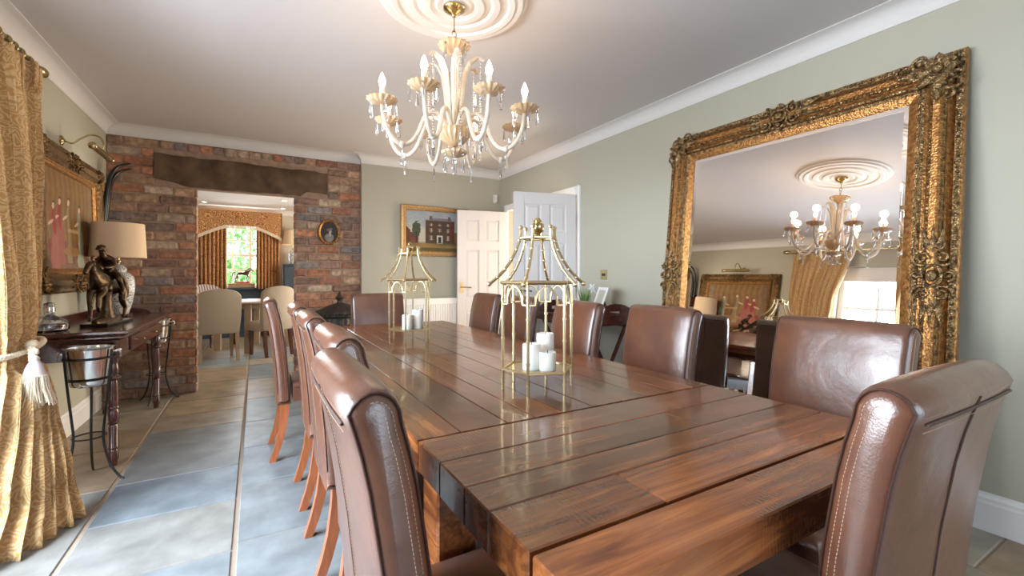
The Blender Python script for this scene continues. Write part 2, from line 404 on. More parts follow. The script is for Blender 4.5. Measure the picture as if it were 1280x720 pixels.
# floor: flagstones laid in rows on a grout bed
fl = MB()
fl.box((-2.25, -1.85, -.1), (4.2, 9.85, -.006), 0, (.33, .26, .2))
floor = struct(fl, 'floor', M['grout'])
tones = [(.190, .225, .255), (.200, .235, .262), (.21, .24, .258), (.225, .24, .245), (.235, .235, .225), (.22, .235, .24), (.195, .23, .26), (.215, .24, .255)]
warm = [(.34, .25, .16), (.31, .235, .16), (.38, .30, .20), (.27, .21, .15), (.33, .29, .23)]
fs = MB()
rows = [(-2.2, -1.27, None), (-1.26, -.675, [-1.8, -1.1, -.5, .2, 1.0, 1.75, 2.35, 3.15, 3.85, 4.3, 4.85, 5.6, 6.3, 7.2, 8.0, 8.9, 9.8]),
        (-.665, -.08, [-1.8, -1.0, -.2, .5, 1.3, 1.75, 2.2, 2.7, 3.18, 4.1, 4.52, 5.0, 5.75, 6.6, 7.3, 8.2, 9.0, 9.8]),
        (-.07, .52, None), (.53, 1.2, None), (1.21, 1.8, None), (1.81, 2.45, None), (2.46, 3.1, None), (3.11, 4.2, None)]
for (x0, x1, ys) in rows:
    if ys is None:
        ys = [-1.8]
        while ys[-1] < 9.8: ys.append(min(9.8, ys[-1] + random.choice([.45, .6, .6, .75, .9])))
    for y0, y1 in zip(ys, ys[1:]):
        if y1 - y0 < .05: continue
        pool = tones if y0 < 4.0 else (warm if random.random() < .75 else tones)  # blue by the window, tan further back: daylight and shade put into slab colour
        if x0 < -1 and 2.9 < y0 < 5: pool = warm
        if x0 > 1.2 and y0 < 2: pool = warm
        c = random.choice(pool); k = random.uniform(.92, 1.06)
        fs.box((x0 + .004, y0 + .004, -.03), (x1 - .004, y1 - .004, random.uniform(-.0015, 0)), .004, tuple(q * k for q in c))
struct(fs, 'flagstones', M['stone'], floor)

def wall_x(mb, x0, x1, y0, y1, z1, holes):
    """wall slab between x0..x1 along y with rectangular openings (ya, yb, za, zb)"""
    ys = y0
    for (ya, yb, za, zb) in sorted(holes):
        mb.box((x0, ys, 0), (x1, ya, z1), 0)
        if za > 0: mb.box((x0, ya, 0), (x1, yb, za), 0)
        if zb < z1: mb.box((x0, ya, zb), (x1, yb, z1), 0)
        ys = yb
    mb.box((x0, ys, 0), (x1, y1, z1), 0)
def wall_y(mb, y0, y1, x0, x1, z1, holes):
    xs = x0
    for (xa, xb, za, zb) in sorted(holes):
        mb.box((xs, y0, 0), (xa, y1, z1), 0)
        if za > 0: mb.box((xa, y0, 0), (xb, y1, za), 0)
        if zb < z1: mb.box((xa, y0, zb), (xb, y1, z1), 0)
        xs = xb
    mb.box((xs, y0, 0), (x1, y1, z1), 0)
LW = (.25, 2.93, .12, 2.12)
w = MB(); wall_x(w, XL - .2, XL, YR - .15, YB + .12, ZC, [LW]); struct(w, 'wall_left', M['wall'])
DO = (3.63, 5.03, 0, 1.985)
w = MB(); wall_x(w, XR, XR + .15, YR - .15, YG + .19, ZC, [DO]); struct(w, 'wall_right', M['wall'])
w = MB(); w.box((1.06, YG, 0), (XR, YB + .12, ZC), 0); struct(w, 'wall_back', M['wall'])
RW = (.1, 2.1, .35, 2.1)
w = MB(); wall_y(w, YR - .15, YR, XL - .2, XR + .15, ZC, [RW]); struct(w, 'wall_rear', M['wall'])
w = MB(); w.box((-2.3, YR - .15, ZC), (4.3, 9.85, ZC + .12), 0); struct(w, 'ceiling', M['ceil'])
# hall beyond the double doors
w = MB(); w.box((4.15, 2.6, 0), (4.25, 5.46, ZC), 0); w.box((3.01, 2.5, 0), (4.25, 2.6, ZC), 0); w.box((3.01, 5.36, 0), (4.25, 5.46, ZC), 0); struct(w, 'wall_hall', M['creamwall'])
# room beyond
KW = (-.68, .25, .92, 2.12)
w = MB(); wall_y(w, KY, KY + .15, KL - .1, KR + .1, ZC, [KW]); struct(w, 'wall_kitchen_far', M['creamwall'])
KS = (6.4, 8.4, .6, 2.0)
w = MB(); w.box((KL - .1, YB + .12, 0), (KL, KY, ZC), 0); struct(w, 'wall_kitchen_left', M['creamwall'])
w = MB(); wall_x(w, KR, KR + .1, YB + .12, KY, ZC, [KS]); struct(w, 'wall_kitchen_right', M['creamwall'])
w = MB(); w.box((KL, YB + .1, 0), (-.53, YB + .14, ZC), 0); w.box((.42, YB + .121, 0), (KR, YB + .16, ZC), 0); w.box((-.53, YB + .1, 2.03), (.42, YB + .14, ZC), 0)
struct(w, 'wall_kitchen_near', M['creamwall'])

# brick wall with the doorway
OX0, OX1, OZ = -.50, .375, 2.0
BX0, BX1 = XL, 1.06
LX0, LX1, LZ0, LZ1 = -.82, .70, 2.0, 2.32
bw = MB()
def mort(lo, hi): bw.box(lo, hi, 0, (.3, .2, .14))
mort((BX0, YB, 0), (OX0, YB + .1, ZC)); mort((OX1, YB, 0), (BX1, YB + .12, ZC)); mort((OX0, YB, OZ), (OX1, YB + .1, ZC))
brickwall = struct(bw, 'wall_brick', M['mortar'])
bb = MB()
bc = [(.34, .15, .085), (.38, .19, .115), (.30, .14, .09), (.29, .18, .125), (.23, .16, .13), (.42, .27, .17), (.48, .34, .24), (.44, .20, .11), (.27, .16, .12), (.24, .20, .185), (.40, .25, .16), (.30, .17, .12), (.44, .33, .24)]
def brick(x0, x1, z0, z1):
    if x1 - x0 < .03: return
    c = random.choice(bc); k = random.uniform(.92, 1.38); pr = random.uniform(.006, .02)
    bb.box((x0 + .005, YB - pr, z0 + .006), (x1 - .005, YB + .03, z1 - .006), .012, tuple(q * k for q in c), jit=.0045)
z = 0; row = 0; H = .087
while z < ZT - .01:
    z1 = min(z + H, ZT); segs = [(BX0, OX0), (OX1, BX1)] if z < OZ - .03 else [(BX0, BX1)]
    if z >= OZ - .03 and z < LZ1 - .02: segs = [(BX0, LX0), (LX1, BX1)]
    hdr = z >= LZ1 - .02
    for (a, b) in segs:
        x = a; first = True
        while x < b - .01:
            L = .24 * random.uniform(.9, 1.1)
            if first and row % 2: L = .12
            if hdr and LX0 < x < LX1: L = .105
            if row % 5 == 3 and random.random() < .4: L = .12
            first = False
            x1 = x + L
            if b - x1 < .07: x1 = b
            brick(x, x1, z, z1); x = x1
    z = z1; row += 1
struct(bb, 'brick_courses', M['brick'], brickwall)
# end reveals of brick doorway
rv = MB()
z = 0
while z < OZ:
    z1 = min(z + H, OZ)
    for (x0, x1) in ((OX0 - .02, OX0 + .008), (OX1 - .008, OX1 + .02)):
        c = random.choice(bc); rv.box((x0, YB - .008, z + .006), (x1, YB + .09, z1 - .006), .006, c, jit=.003)
    z = z1
struct(rv, 'brick_reveal', M['brick'], brickwall)
li = MB()
n = 22; top = []; bot = []
def lint(u, v):
    return (LX0 + (LX1 - LX0) * u, 0, 0)
rings = []
for i in range(n + 1):
    u = i / n; x = LX0 + (LX1 - LX0) * u
    zb = LZ0 + .01 + (.06 * max(0, 1 - u / .2) if u < .2 else 0) + (.045 if u > .84 else 0) + random.uniform(-.006, .006); zt = LZ1 - .012 - .02 * u + random.uniform(-.008, .008)
    yo = YB - .03 + random.uniform(-.006, .006)
    rings.append([(x, yo + .012, zb), (x, yo, zb + .02), (x, yo - random.uniform(0, .008), (zb + zt) / 2), (x, yo, zt - .02), (x, yo + .014, zt), (x, YB + .02, zt), (x, YB + .02, zb)])
li.loft(rings); struct(li, 'lintel_beam', M['lintel'], brickwall, 50)

# coving: concave cornice
def cove(pts, name, m=M['plaster'], zt=ZT, ZC=ZC):
    """pts: wall-line polyline (x, y) with the room on the left-hand side"""
    mb = MB(); hd = ZC - zt; prof = [(0, zt), (.006, zt), (.006, zt + .008)]
    for i in range(7):
        a = PI / 2 * i / 6
        prof.append((.008 + (hd - .012) * (1 - math.cos(a)), zt + .010 + (hd - .016) * math.sin(a)))
    prof += [(hd + .008, ZC - .004), (hd + .008, ZC), (0, ZC)]
    rings = []
    P = [Vector(p) for p in pts]
    for i, p in enumerate(P):
        ns = []
        if i > 0: t = (p - P[i - 1]).normalized(); ns.append(Vector((-t.y, t.x)))
        if i < len(P) - 1: t = (P[i + 1] - p).normalized(); ns.append(Vector((-t.y, t.x)))
        if len(ns) == 2:
            m_ = ns[0] + ns[1]; m_ = m_ / (m_.length_squared / 2) if m_.length > .01 else ns[0]
        else: m_ = ns[0]
        rings.append([(p.x + m_.x * d, p.y + m_.y * d, zz) for d, zz in prof])
    mb.loft(rings); return struct(mb, name, m, None, 30)
cove([(XR, YR), (XR, YG), (1.06, YG), (1.06, YB), (XL, YB), (XL, YR)], 'trim_1')
cove([(XL, YR), (XR, YR)], 'trim_2')
KZ = 2.39
w = MB(); w.box((KL, YB + .14, KZ), (KR, KY, KZ + .03), 0); struct(w, 'ceiling_kitchen', M['ceil'])
cove([(KR, KY), (KL, KY)], 'trim_3', M['plaster'], KZ - .08, KZ)

def skirting(segs, name, h=.17):
    mb = MB()
    for (p, q) in segs:
        p = Vector(p); q = Vector(q); t = (q - p).normalized(); nrm = Vector((-t.y, t.x))
        prof = [(0, 0), (.02, 0), (.02, h - .045), (.016, h - .035), (.016, h - .022), (.008, h - .01), (.006, h), (0, h)]
        mb.loft([[(a.x + nrm.x * d, a.y + nrm.y * d, zz) for d, zz in prof] for a in (p, q)])
    return struct(mb, name, M['white'])
skirting([((XR, YR), (XR, 3.54)), ((XR, 5.12), (XR, YG))], 'baseboard_right')
skirting([((XL, YB), (XL, 2.8)), ((XL, .17), (XL, YR))], 'baseboard_left')
skirting([((XR, YG), (1.06, YG))], 'baseboard_back')
skirting([((XL, YR), (.02, YR)), ((.02, YR), (XR, YR))], 'baseboard_rear')
# door casing
cs = MB()
for (y0, y1) in ((3.55, 3.63), (5.03, 5.11)): cs.box((XR - .022, y0, 0), (XR + .15, y1, 1.985 + .08), .006)
cs.box((XR - .022, 3.63, 1.985), (XR + .15, 5.03, 2.065), .006)
struct(cs, 'trim_4', M['white'])

# windows
def window(name, axis, pos, hole, cols, rws, depth, fw=.06, inward=1):
    a0, a1, z0, z1 = hole
    root = bpy.data.objects.new(name, None); col.objects.link(root); root['kind'] = 'structure'
    f = MB(); g = MB()
    def bx(mb, lo, hi, p0, p1, b=.004):
        if axis == 'x': mb.box((p0, lo[0], lo[1]), (p1, hi[0], hi[1]), b)
        else: mb.box((lo[0], p0, lo[1]), (hi[0], p1, hi[1]), b)
    p0, p1 = pos - depth / 2, pos + depth / 2
    bx(f, (a0, z0), (a0 + fw, z1), p0, p1); bx(f, (a1 - fw, z0), (a1, z1), p0, p1)
    bx(f, (a0 + fw, z0), (a1 - fw, z0 + fw), p0, p1); bx(f, (a0 + fw, z1 - fw), (a1 - fw, z1), p0, p1)
    q0, q1 = pos - .015, pos + .015
    for i in range(1, cols):
        x = a0 + fw + (a1 - a0 - 2 * fw) * i / cols; bx(f, (x - .016, z0 + fw), (x + .016, z1 - fw), q0, q1)
    for i in range(1, rws):
        zz = z0 + fw + (z1 - z0 - 2 * fw) * i / rws; hw = .024 if i * 2 == rws else .016; bx(f, (a0 + fw, zz - hw), (a1 - fw, zz + hw), q0 - .001, q1 + .001)
    bx(g, (a0 + fw - .003, z0 + fw - .003), (a1 - fw + .003, z1 - fw + .003), pos - .003, pos + .003, 0)
    f.obj('window_frame', M['white'], root); g.obj('window_pane', M['pane'], root, 0)
    return root
w1 = window('window_1', 'x', XL - .12, LW, 7, 4, .07)
bl = MB(); bl.box((XL - .075, LW[0] + .02, 1.93), (XL - .055, LW[1] - .02, 2.1), .004); bl.obj('roller_blind', M['plaster'], w1)
window('added_window_rear', 'y', YR - .08, RW, 4, 4, .07)  # unseen rear window, added to let fill light in
w3 = window('window_3', 'y', KY + .06, KW, 3, 4, .06, .045)
sl = MB(); sl.box((-.95, KY - .16, .885), (.5, KY + .05, .92), .004); sl.obj('window_sill', M['navy'], w3)
window('added_window_side', 'x', KR + .05, KS, 4, 3, .06)  # unseen side window, added so fill light reaches the far room

# garden outside
gd = MB(); gd.box((-14, 9.95, -.25), (14, 40, -.2), 0); struct(gd, 'ground_garden', M['grass'])
gd = MB(); gd.box((-14, -12, -.25), (XL - .21, 9.94, -.2), 0); gd.box((XL - .20, -12, -.25), (14, YR - .16, -.2), 0); gd.box((KR + .11, 5.5, -.25), (14, 9.94, -.2), 0); struct(gd, 'ground_terrace', M['stonepave'])
def bush(name, label, ce, r, seed):
    rnd = random.Random(seed); mb = MB()
    for i in range(1500):
        a = rnd.uniform(0, 2 * PI); t = math.acos(rnd.uniform(-1, 1)); q = rnd.uniform(.6, 1) ** .5
        p = Vector((ce[0] + r[0] * q * math.sin(t) * math.cos(a), ce[1] + r[1] * q * math.sin(t) * math.sin(a), ce[2] + r[2] * q * math.cos(t)))
        e = Euler((rnd.uniform(0, 6), rnd.uniform(0, 6), rnd.uniform(0, 6))).to_matrix(); L = .10
        mb.add([p + e @ Vector(v) for v in ((-L, 0, 0), (0, -L * .6, .02), (L, 0, 0), (0, L * .6, .02))], [(0, 1, 2, 3)])
    o = mb.obj(name, M['leaf'], None, 0, False); return tag(o, label, 'bush')
bush('garden_bush', 'green leafy bush seen low through the far window', (-.9, 12.8, .7), (1.2, .9, .95), 3)
bush('garden_tree', 'bright green tree in garden behind the far window bars', (.5, 15.5, 1.4), (1.9, 1.2, 1.75), 4)

# ------------------------------------------------------------------ dining table
TZ = .77
TX0, TX1, TY0, TY1 = .325, 1.37, .405, 3.52
table = thing('dining_table', 'long dark varnished plank dining table with brown leather chairs all round', 'table')
def rc(): return (random.random(), random.random(), random.random())
t = MB()
xs = [.325, .433, .564, .65, .742, .85, .967, 1.075, 1.19, 1.285, 1.37]
random.seed(11)
for x0, x1 in zip(xs, xs[1:]):
    ys = [.996]
    while ys[-1] < 3.30:
        y = ys[-1] + random.uniform(.7, 1.5); ys.append(3.31 if y > 3.0 else y)
    for y0, y1 in zip(ys, ys[1:]):
        t.box((x0 + .0008, y0 + .0008, TZ - .035), (x1 - .0008, y1 - .0008, TZ - random.uniform(0, .0012)), .0012, rc())
top = t.obj('tabletop', M['tw_y'], table, 30)
t = MB()
def cross(y0, y1, split=None):
    cuts = [TX0, TX1] if split is None else [TX0, split, TX1]
    for a, b in zip(cuts, cuts[1:]):
        t.box((a + (.001 if a > TX0 else 0), y0 + .0008, TZ - .072), (b - (.001 if b < TX1 else 0), y1 - .0008, TZ - random.uniform(0, .0012)), .0028, rc())
for y0, y1, sp in ((.855, .992, None), (.732, .855, .98), (.637, .732, None), (.517, .637, .60)): cross(y0, y1, sp)
t.obj('extension_leaf', M['tw_x'], table, 30)
t = MB(); cross(3.315, 3.52, None); t.obj('end_board', M['tw_x'], table, 30)
t = MB(); cross(TY0, .509); t.obj('end_board', M['tw_x'], table, 30)
t = MB()
t.box((TX0 + .002, .998, TZ - .078), (TX0 + .03, 3.312, TZ - .036), .003, rc()); t.box((TX1 - .03, .998, TZ - .078), (TX1 - .002, 3.312, TZ - .036), .003, rc())
t.box((TX0 + .06, .56, TZ - .115), (TX0 + .10, 3.46, TZ - .073), .003, rc()); t.box((TX1 - .10, .56, TZ - .115), (TX1 - .06, 3.46, TZ - .073), .003, rc())
for y in (.6, 1.04, 3.02, 3.4): t.box((TX0 + .10, y, TZ - .115), (TX1 - .10, y + .04, TZ - .0725), .003, rc())
t.box((TX0 + .031, .997, TZ - .072), (TX1 - .031, 3.313, TZ - .036), .002, rc())
t.obj('apron', M['tw_y'], table, 30)
for x, y in ((.385, 1.03), (1.205, 1.03), (.375, 2.948), (1.205, 2.948)):
    t = MB(); t.box((x, y, 0), (x + .11, y + .105, TZ - .079), .006, (.6, .95, .5)); t.obj('leg', M['tw_y'], table, 30)

# ------------------------------------------------------------------ leather chairs
CW = .21
def center(z):
    ks = [(.34, -.178), (.45, -.182), (.6, -.192), (.75, -.208), (.86, -.225), (.93, -.24), (.975, -.256)]
    for (a, ya), (b, yb) in zip(ks, ks[1:]):
        if z <= b: return ya + (yb - ya) * max(0, (z - a)) / (b - a)
    return ks[-1][1]
def back_profile():
    TH = .038; zs = [.345, .36, .42, .5, .58, .66, .74, .8, .86, .91, .945]
    fr = [(center(z) + TH, z) for z in zs]; bk = [(center(z) - TH, z) for z in zs]
    c0 = (center(.95) - .004, .952); topp = []
    for i in range(1, 9):
        a = PI * i / 9; topp.append((c0[0] + (TH + .004) * math.cos(a), c0[1] + .048 * math.sin(a)))
    return fr + topp + bk[::-1]
PROF = back_profile()
def inset(poly, d):
    out = []; n = len(poly)
    for i in range(n):
        p = Vector(poly[i]); a = Vector(poly[i - 1]); b = Vector(poly[(i + 1) % n])
        t_ = (b - a).normalized(); out.append(tuple(p + Vector((-t_.y, t_.x)) * d))
    return out
def ring_at(x, d): return [(x, a, b) for a, b in inset(PROF, d)]
def make_chair(name):
    r = thing(name, 'x', 'chair')
    b = MB()
    st = [(-CW, .026), (-CW + .003, .016), (-CW + .010, .006), (-CW + .022, 0), (-CW * .5, -.003), (0, -.004), (CW * .5, -.003), (CW - .022, 0), (CW - .010, .006), (CW - .003, .016), (CW, .026)]
    b.loft([ring_at(x, d) for x, d in st]); bo = b.obj('backrest', M['leather'], r, 60)
    s = MB()      # piped seams round both sides and across the rear of the top
    for sg in (-1, 1):
        pts = [(sg * (CW - .008), a, z) for a, z in inset(PROF, .006)][2:-2]; s.tube(pts, .0020, 6)
    s.tube([(x, center(.95) - .0408 - (.003 if abs(x) < .15 else 0), .952) for x in (-.180, -.1, 0, .1, .180)], .0026, 6)
    s.tube([(.0, a, z) for a, z in [inset(PROF, -.0042)[-1 - k] for k in range(1, 12)]], .0024, 6)
    s.obj('seam', M['piping'], bo, 60)
    def dashes(pts, step=.0065):
        P = [Vector(p) for p in pts]; d = 0; k = 0; cum = [0]
        for p0, p1 in zip(P, P[1:]): cum.append(cum[-1] + (p1 - p0).length)
        def at(t_):
            for i in range(len(P) - 1):
                if t_ <= cum[i + 1]: return P[i].lerp(P[i + 1], (t_ - cum[i]) / (cum[i + 1] - cum[i]))
            return P[-1]
        n_ = int(cum[-1] / step); q = MB()
        for i in range(n_): q.tube([at(i * step), at(i * step + step * .62)], .0006, 4)
        q.obj('stitching', M['stitch'], bo, 0)
    for sg in (-1, 1):
        for d_, off in ((.017, .0026), (.027, -.0003)): dashes([(sg * (CW - off), a, z) for a, z in inset(PROF, d_)][1:17])
    for dz in (.962, .942): dashes([(x, center(.95) - .0415 + (0 if dz > .95 else .0022) - (.003 if abs(x) < .15 else 0), dz) for x in (-.186, -.1, 0, .1, .186)])
    dashes([(.008, a, z) for a, z in [inset(PROF, -.0046)[-1 - k] for k in range(1, 12)]])
    # seat: skirted box with a softly crowned top
    b = MB(); rings = []
    for (k, zz) in ((0, .365), (0, .43), (.002, .452), (.010, .468), (.028, .477), (.08, .483)):
        rings.append([(x * (CW - k - .002), y, zz) for x, y in [(-1, -.13), (-1, .12), (-1, .21 - k), (-.86, .226 - k), (0, .23 - k), (.86, .226 - k), (1, .21 - k), (1, .12), (1, -.13)]])
    b.loft(rings); so = b.obj('seat', M['leather'], r, 50)
    s = MB(); s.tube([(-CW + .003, -.12, .449), (-CW + .003, .2, .449), (-CW + .03, .224, .449), (CW - .03, .224, .449), (CW - .003, .2, .449), (CW - .003, -.12, .449)], .003, 6); s.obj('seam', M['piping'], so, 60)
    for sg in (-1, 1):
        f = MB(); x = sg * (CW - .035)
        f.loft([[(x + i * hw, .185 + j * hw, zz) for i, j in ((-1, -1), (1, -1), (1, 1), (-1, 1))] for zz, hw in ((0, .017), (.37, .023))]); f.obj('leg', M['leg'], r, 30)
        f = MB(); rings = []
        for zz, yy, hw in ((.37, -.17, .022), (.28, -.176, .0215), (.18, -.19, .020), (.09, -.212, .0185), (0, -.242, .017)):
            rings.append([(x + i * hw, yy + j * hw, zz) for i, j in ((-1, -1), (1, -1), (1, 1), (-1, 1))])
        f.loft(rings); f.obj('leg', M['leg'], r, 50)
    return r
chair0 = make_chair('leather_chair')
GRP = 'brown leather dining chairs round the table'
spots = [
    (.388, .803, -90, 'nearest leather chair on the brick doorway side, tall stitched back towards the viewer'),
    (.45, 1.345, -90, 'second leather chair along the window side, scroll top just behind the nearest chair'),
    (.445, 1.970, -90, 'third leather chair along the window side, mostly hidden, only top seam and legs showing'),
    (.445, 2.575, -90, 'fourth leather chair along the window side, between the hidden chair and the one in profile'),
    (.335, 3.285, -90, 'leather chair in full profile at the far end of the window side, near the doorway'),
    (1.465, .768, 84, 'leather chair in front of the gilt mirror right half, broad shiny front towards viewer'),
    (1.447, 1.500, 86, 'leather chair in front of the gilt mirror left edge, shiny bluish front'),
    (1.37, 2.045, 86, 'leather chair in front of the butler tray, behind the nearer gold lantern'),
    (1.40, 2.725, 88, 'leather chair seen through the bars of the nearer gold lantern, before the door'),
    (1.415, 3.275, 90, 'leather chair with narrow lit side between the two gold lanterns, before white door'),
    (.945, .520, 0, 'leather chair at the near table end, grey back with dark vertical seam towards viewer'),
    (.870, 3.460, 180, 'leather chair at the far table end, square front below the house painting'),
]
for i, (x, y, rz, lab) in enumerate(spots):
    c = chair0 if i == 0 else copy_tree(chair0)
    c.location = (x, y, 0); c.rotation_euler = (0, 0, R(rz)); c['label'] = lab; c['group'] = GRP

# ------------------------------------------------------------------ lanterns and candles
def hexp(r, k, a0=0): return (r * math.cos(a0 + k * PI / 3), r * math.sin(a0 + k * PI / 3))
def make_lantern():
    r = thing('pagoda_lantern', 'x', 'lantern')
    RB = .12; Z1 = .355
    for k in range(6):
        x, y = hexp(RB, k); m = MB(); m.tube([(x, y, 0), (x, y, Z1)], .0048, 8)
        for zz in (.03, .1, .17, .24, .3): m.tube([(x, y, zz - .003), (x, y, zz + .003)], .0068, 8)
        m.obj('post', M['gold'], r)
    m = MB()
    for k in range(6):
        m.tube([(*hexp(RB, k), .068), (*hexp(RB, k + 1), .068)], .0048, 6)
    m.prism([hexp(RB, k) for k in range(6)], .064, .068, 'z'); m.obj('plate', M['gold'], r, 30)
    m = MB()
    for k in range(6): m.tube([(*hexp(RB + .006, k), Z1), (*hexp(RB + .006, k + 1), Z1)], .0058, 8)
    for k in range(6): m.tube([(*hexp(RB + .006, k), Z1 + .004), (*hexp(.02, k), Z1 + .004)], .002, 5) if False else None
    m.obj('roof_rail', M['gold'], r)
    for k in range(6):      # arched fret under each eave
        a = Vector((*hexp(RB, k), 0)); b = Vector((*hexp(RB, k + 1), 0)); m = MB(); pts = []
        for i in range(13):
            th = PI * i / 12; u = .5 - .30 * math.cos(th); pts.append(a.lerp(b, u) + Vector((0, 0, Z1 - .07 + .058 * math.sin(th))))
        m.tube(pts, .0034, 6)
        m.tube([a + Vector((0, 0, Z1 - .07)), pts[0]], .0036, 6); m.tube([pts[-1], b + Vector((0, 0, Z1 - .07))], .0036, 6)
        m.tube([pts[0], pts[0] + Vector((0, 0, .03))], .003, 6); m.tube([pts[-1], pts[-1] + Vector((0, 0, .03))], .003, 6)
        m.obj('arch', M['gold'], r)
    for k in range(6):
        m = MB(); prof = [(.165, Z1 - .004), (.138, Z1 + .018), (.112, Z1 + .045), (.090, Z1 + .078), (.073, Z1 + .112), (.063, Z1 + .142), (.059, Z1 + .165), (.059, Z1 + .185)]
        pts = [(*hexp(q, k), zz) for q, zz in prof]; m.tube(pts, .0052, 8)
        for i in (0, 7): m.sphere(pts[i], .0082, 8, 6)
        for i in (1, 2, 3, 4, 5): m.sphere(pts[i], .0068, 8, 5)
        m.obj('roof_rib', M['gold'], r)
    m = MB()
    for k in range(6): m.tube([(*hexp(.060, k), Z1 + .15), (*hexp(.060, k + 1), Z1 + .15)], .0045, 6)
    for k in (0, 2, 4): m.tube([(*hexp(.060, k), Z1 + .15), (0, 0, Z1 + .15)], .0035, 6)
    m.obj('crown_ring', M['gold'], r)
    m = MB(); m.lathe([(.001, Z1 + .148), (.012, Z1 + .149), (.014, Z1 + .156), (.009, Z1 + .163), (.019, Z1 + .176), (.023, Z1 + .19), (.02, Z1 + .198), (.011, Z1 + .203), (.015, Z1 + .208), (.008, Z1 + .217), (.001, Z1 + .22)], 16); m.obj('finial', M['brass'], r)
    return r
lan = make_lantern(); lan.location = (.83, 1.26, TZ); lan.rotation_euler = (0, 0, R(42))
lan['label'] = 'nearer and larger looking gold bamboo lantern holding three white candles'; lan['group'] = 'gold pagoda lanterns on the table'
lan2 = copy_tree(lan); lan2.location = (.78, 2.54, TZ); lan2.rotation_euler = (0, 0, R(3)); lan2['label'] = 'farther gold bamboo lantern towards the end of the dining table'
def candle(name, x, y, z, r, h, label, grp):
    m = MB(); m.lathe([(.001, 0), (r * .97, 0), (r, .003), (r, h - .004), (r * .96, h), (r * .7, h - .002), (r * .3, h - .006), (.001, h - .007)], 20)
    o = m.obj(name, M['candle'], None, 35); o.location = (x, y, z); tag(o, label, 'candle', grp)
    m = MB(); m.tube([(0, 0, h - .008), (.001, 0, h + .006)], .0012, 5); m.obj('wick', M['lampblack'], o)
    return o
def rotpt(cx, cy, dx, dy):
    # dx along the picture's horizontal, dy away from the camera
    s_, c_ = math.sin(R(30.07)), math.cos(R(30.07)); return cx + dx * c_ + dy * s_, cy - dx * s_ + dy * c_
for dx, dy, r_, h, lab in ((-.022, -.03, .030, .085, 'middle height white candle on the side facing the window, in the nearer lantern'), (.028, .03, .030, .112, 'tallest white candle at the back inside the nearer lantern'), (.030, -.045, .028, .060, 'shortest white candle at the front inside the nearer lantern')):
    candle('pillar_candle', *rotpt(.83, 1.26, dx, dy), TZ + .068, r_, h, lab, 'candles in the nearer lantern')
for dx, dy, r_, h, lab in ((-.005, -.03, .030, .085, 'shorter white candle inside the farther lantern'), (.045, .02, .032, .112, 'tall white candle inside the farther lantern')):
    candle('pillar_candle', *rotpt(.78, 2.54, dx, dy), TZ + .068, r_, h, lab, 'candles in the farther lantern')

# ------------------------------------------------------------------ chandelier and rose
ROX, ROY = .864, 2.07
m = MB(); prof = [(.001, -.034), (.05, -.034), (.06, -.030), (.085, -.036), (.10, -.028), (.12, -.040), (.15, -.040), (.16, -.030), (.185, -.026), (.20, -.034), (.23, -.034), (.24, -.024), (.27, -.022), (.28, -.032), (.305, -.034), (.318, -.026), (.33, -.028), (.345, -.026), (.355, -.014), (.368, -.012), (.376, 0), (.001, 0)]
m.lathe(prof, 72); o = m.obj('ceiling_rose', M['plaster'], None, 25); o.location = (ROX, ROY, ZC); tag(o, 'round white plaster ceiling rose of concentric rings above the chandelier', 'ceiling rose')
ch = thing('chandelier', 'cream glass chandelier with eight lit candle bulbs and crystal drops over the table', 'chandelier', (ROX, ROY, ZC))
m = MB(); m.lathe([(.001, -.088), (.010, -.087), (.013, -.082), (.011, -.077), (.022, -.070), (.048, -.056), (.055, -.047), (.052, -.038), (.03, -.0345), (.001, -.0345)], 24, rip=(8, .03, .05)); m.obj('canopy', M['brass'], ch)
m = MB(); m.tube([(0, 0, -.085), (0, 0, -.132)], .004, 8)
for i, zz in enumerate((-.146, -.172)):
    c_ = Vector((0, 0, zz)); ax = (1, 0) if i % 2 else (.3, .95)
    m.tube([(c_.x + .011 * math.cos(a) * ax[0], .011 * math.cos(a) * ax[1], zz + .016 * math.sin(a)) for a in [2 * PI * k / 14 for k in range(14)]], .0026, 6, True)
m.tube([(0, 0, -.186), (0, 0, -.24)], .005, 8); m.obj('hanging_link', M['brass'], ch)
m = MB(); m.lathe([(.006, -.232), (.05, -.222), (.074, -.224), (.076, -.232), (.06, -.25), (.035, -.268), (.02, -.278), (.016, -.30), (.014, -.30), (.012, -.27), (.006, -.24)], 48, rip=(16, .09, .076)); m.obj('top_dish', M['amber'], ch)
m = MB(); m.lathe([(.001, -.29), (.014, -.30), (.013, -.42), (.02, -.45), (.016, -.52), (.026, -.57), (.022, -.62), (.034, -.655), (.02, -.665), (.001, -.67)], 20); m.obj('stem', M['milk'], ch)
m = MB(); m.lathe([(.02, -.648), (.06, -.648), (.078, -.652), (.080, -.662), (.072, -.69), (.05, -.718), (.02, -.732), (.008, -.735), (.004, -.72)], 60, rip=(20, .06, .08)); m.obj('bowl', M['amber'], ch)
m = MB(); m.tube([(0, 0, -.73), (0, 0, -.755)], .008, 8); m.obj('bowl_stem', M['brass'], ch)
m = MB(); m.lathe([(.008, -.745), (.045, -.752), (.062, -.760), (.06, -.770), (.035, -.785), (.012, -.792), (.001, -.793)], 48, rip=(16, .08, .062)); lowd = m.obj('lower_dish', M['amber'], ch)
def drop_mesh(L):
    m = MB(); m.sphere((0, 0, -.008), .005, 6, 4); m.tube([(0, 0, 0), (0, 0, -.018)], .0008, 4)
    m.lathe([(.001, -.016), (.0035, -.018), (.0085, -.018 - L * .86), (.006, -.018 - L), (.001, -.018 - L)], 6); return m
dproto = drop_mesh(.055).obj('crystal_drop', M['crystal'], None, 20); dlong = drop_mesh(.07).obj('crystal_drop', M['crystal'], None, 20)
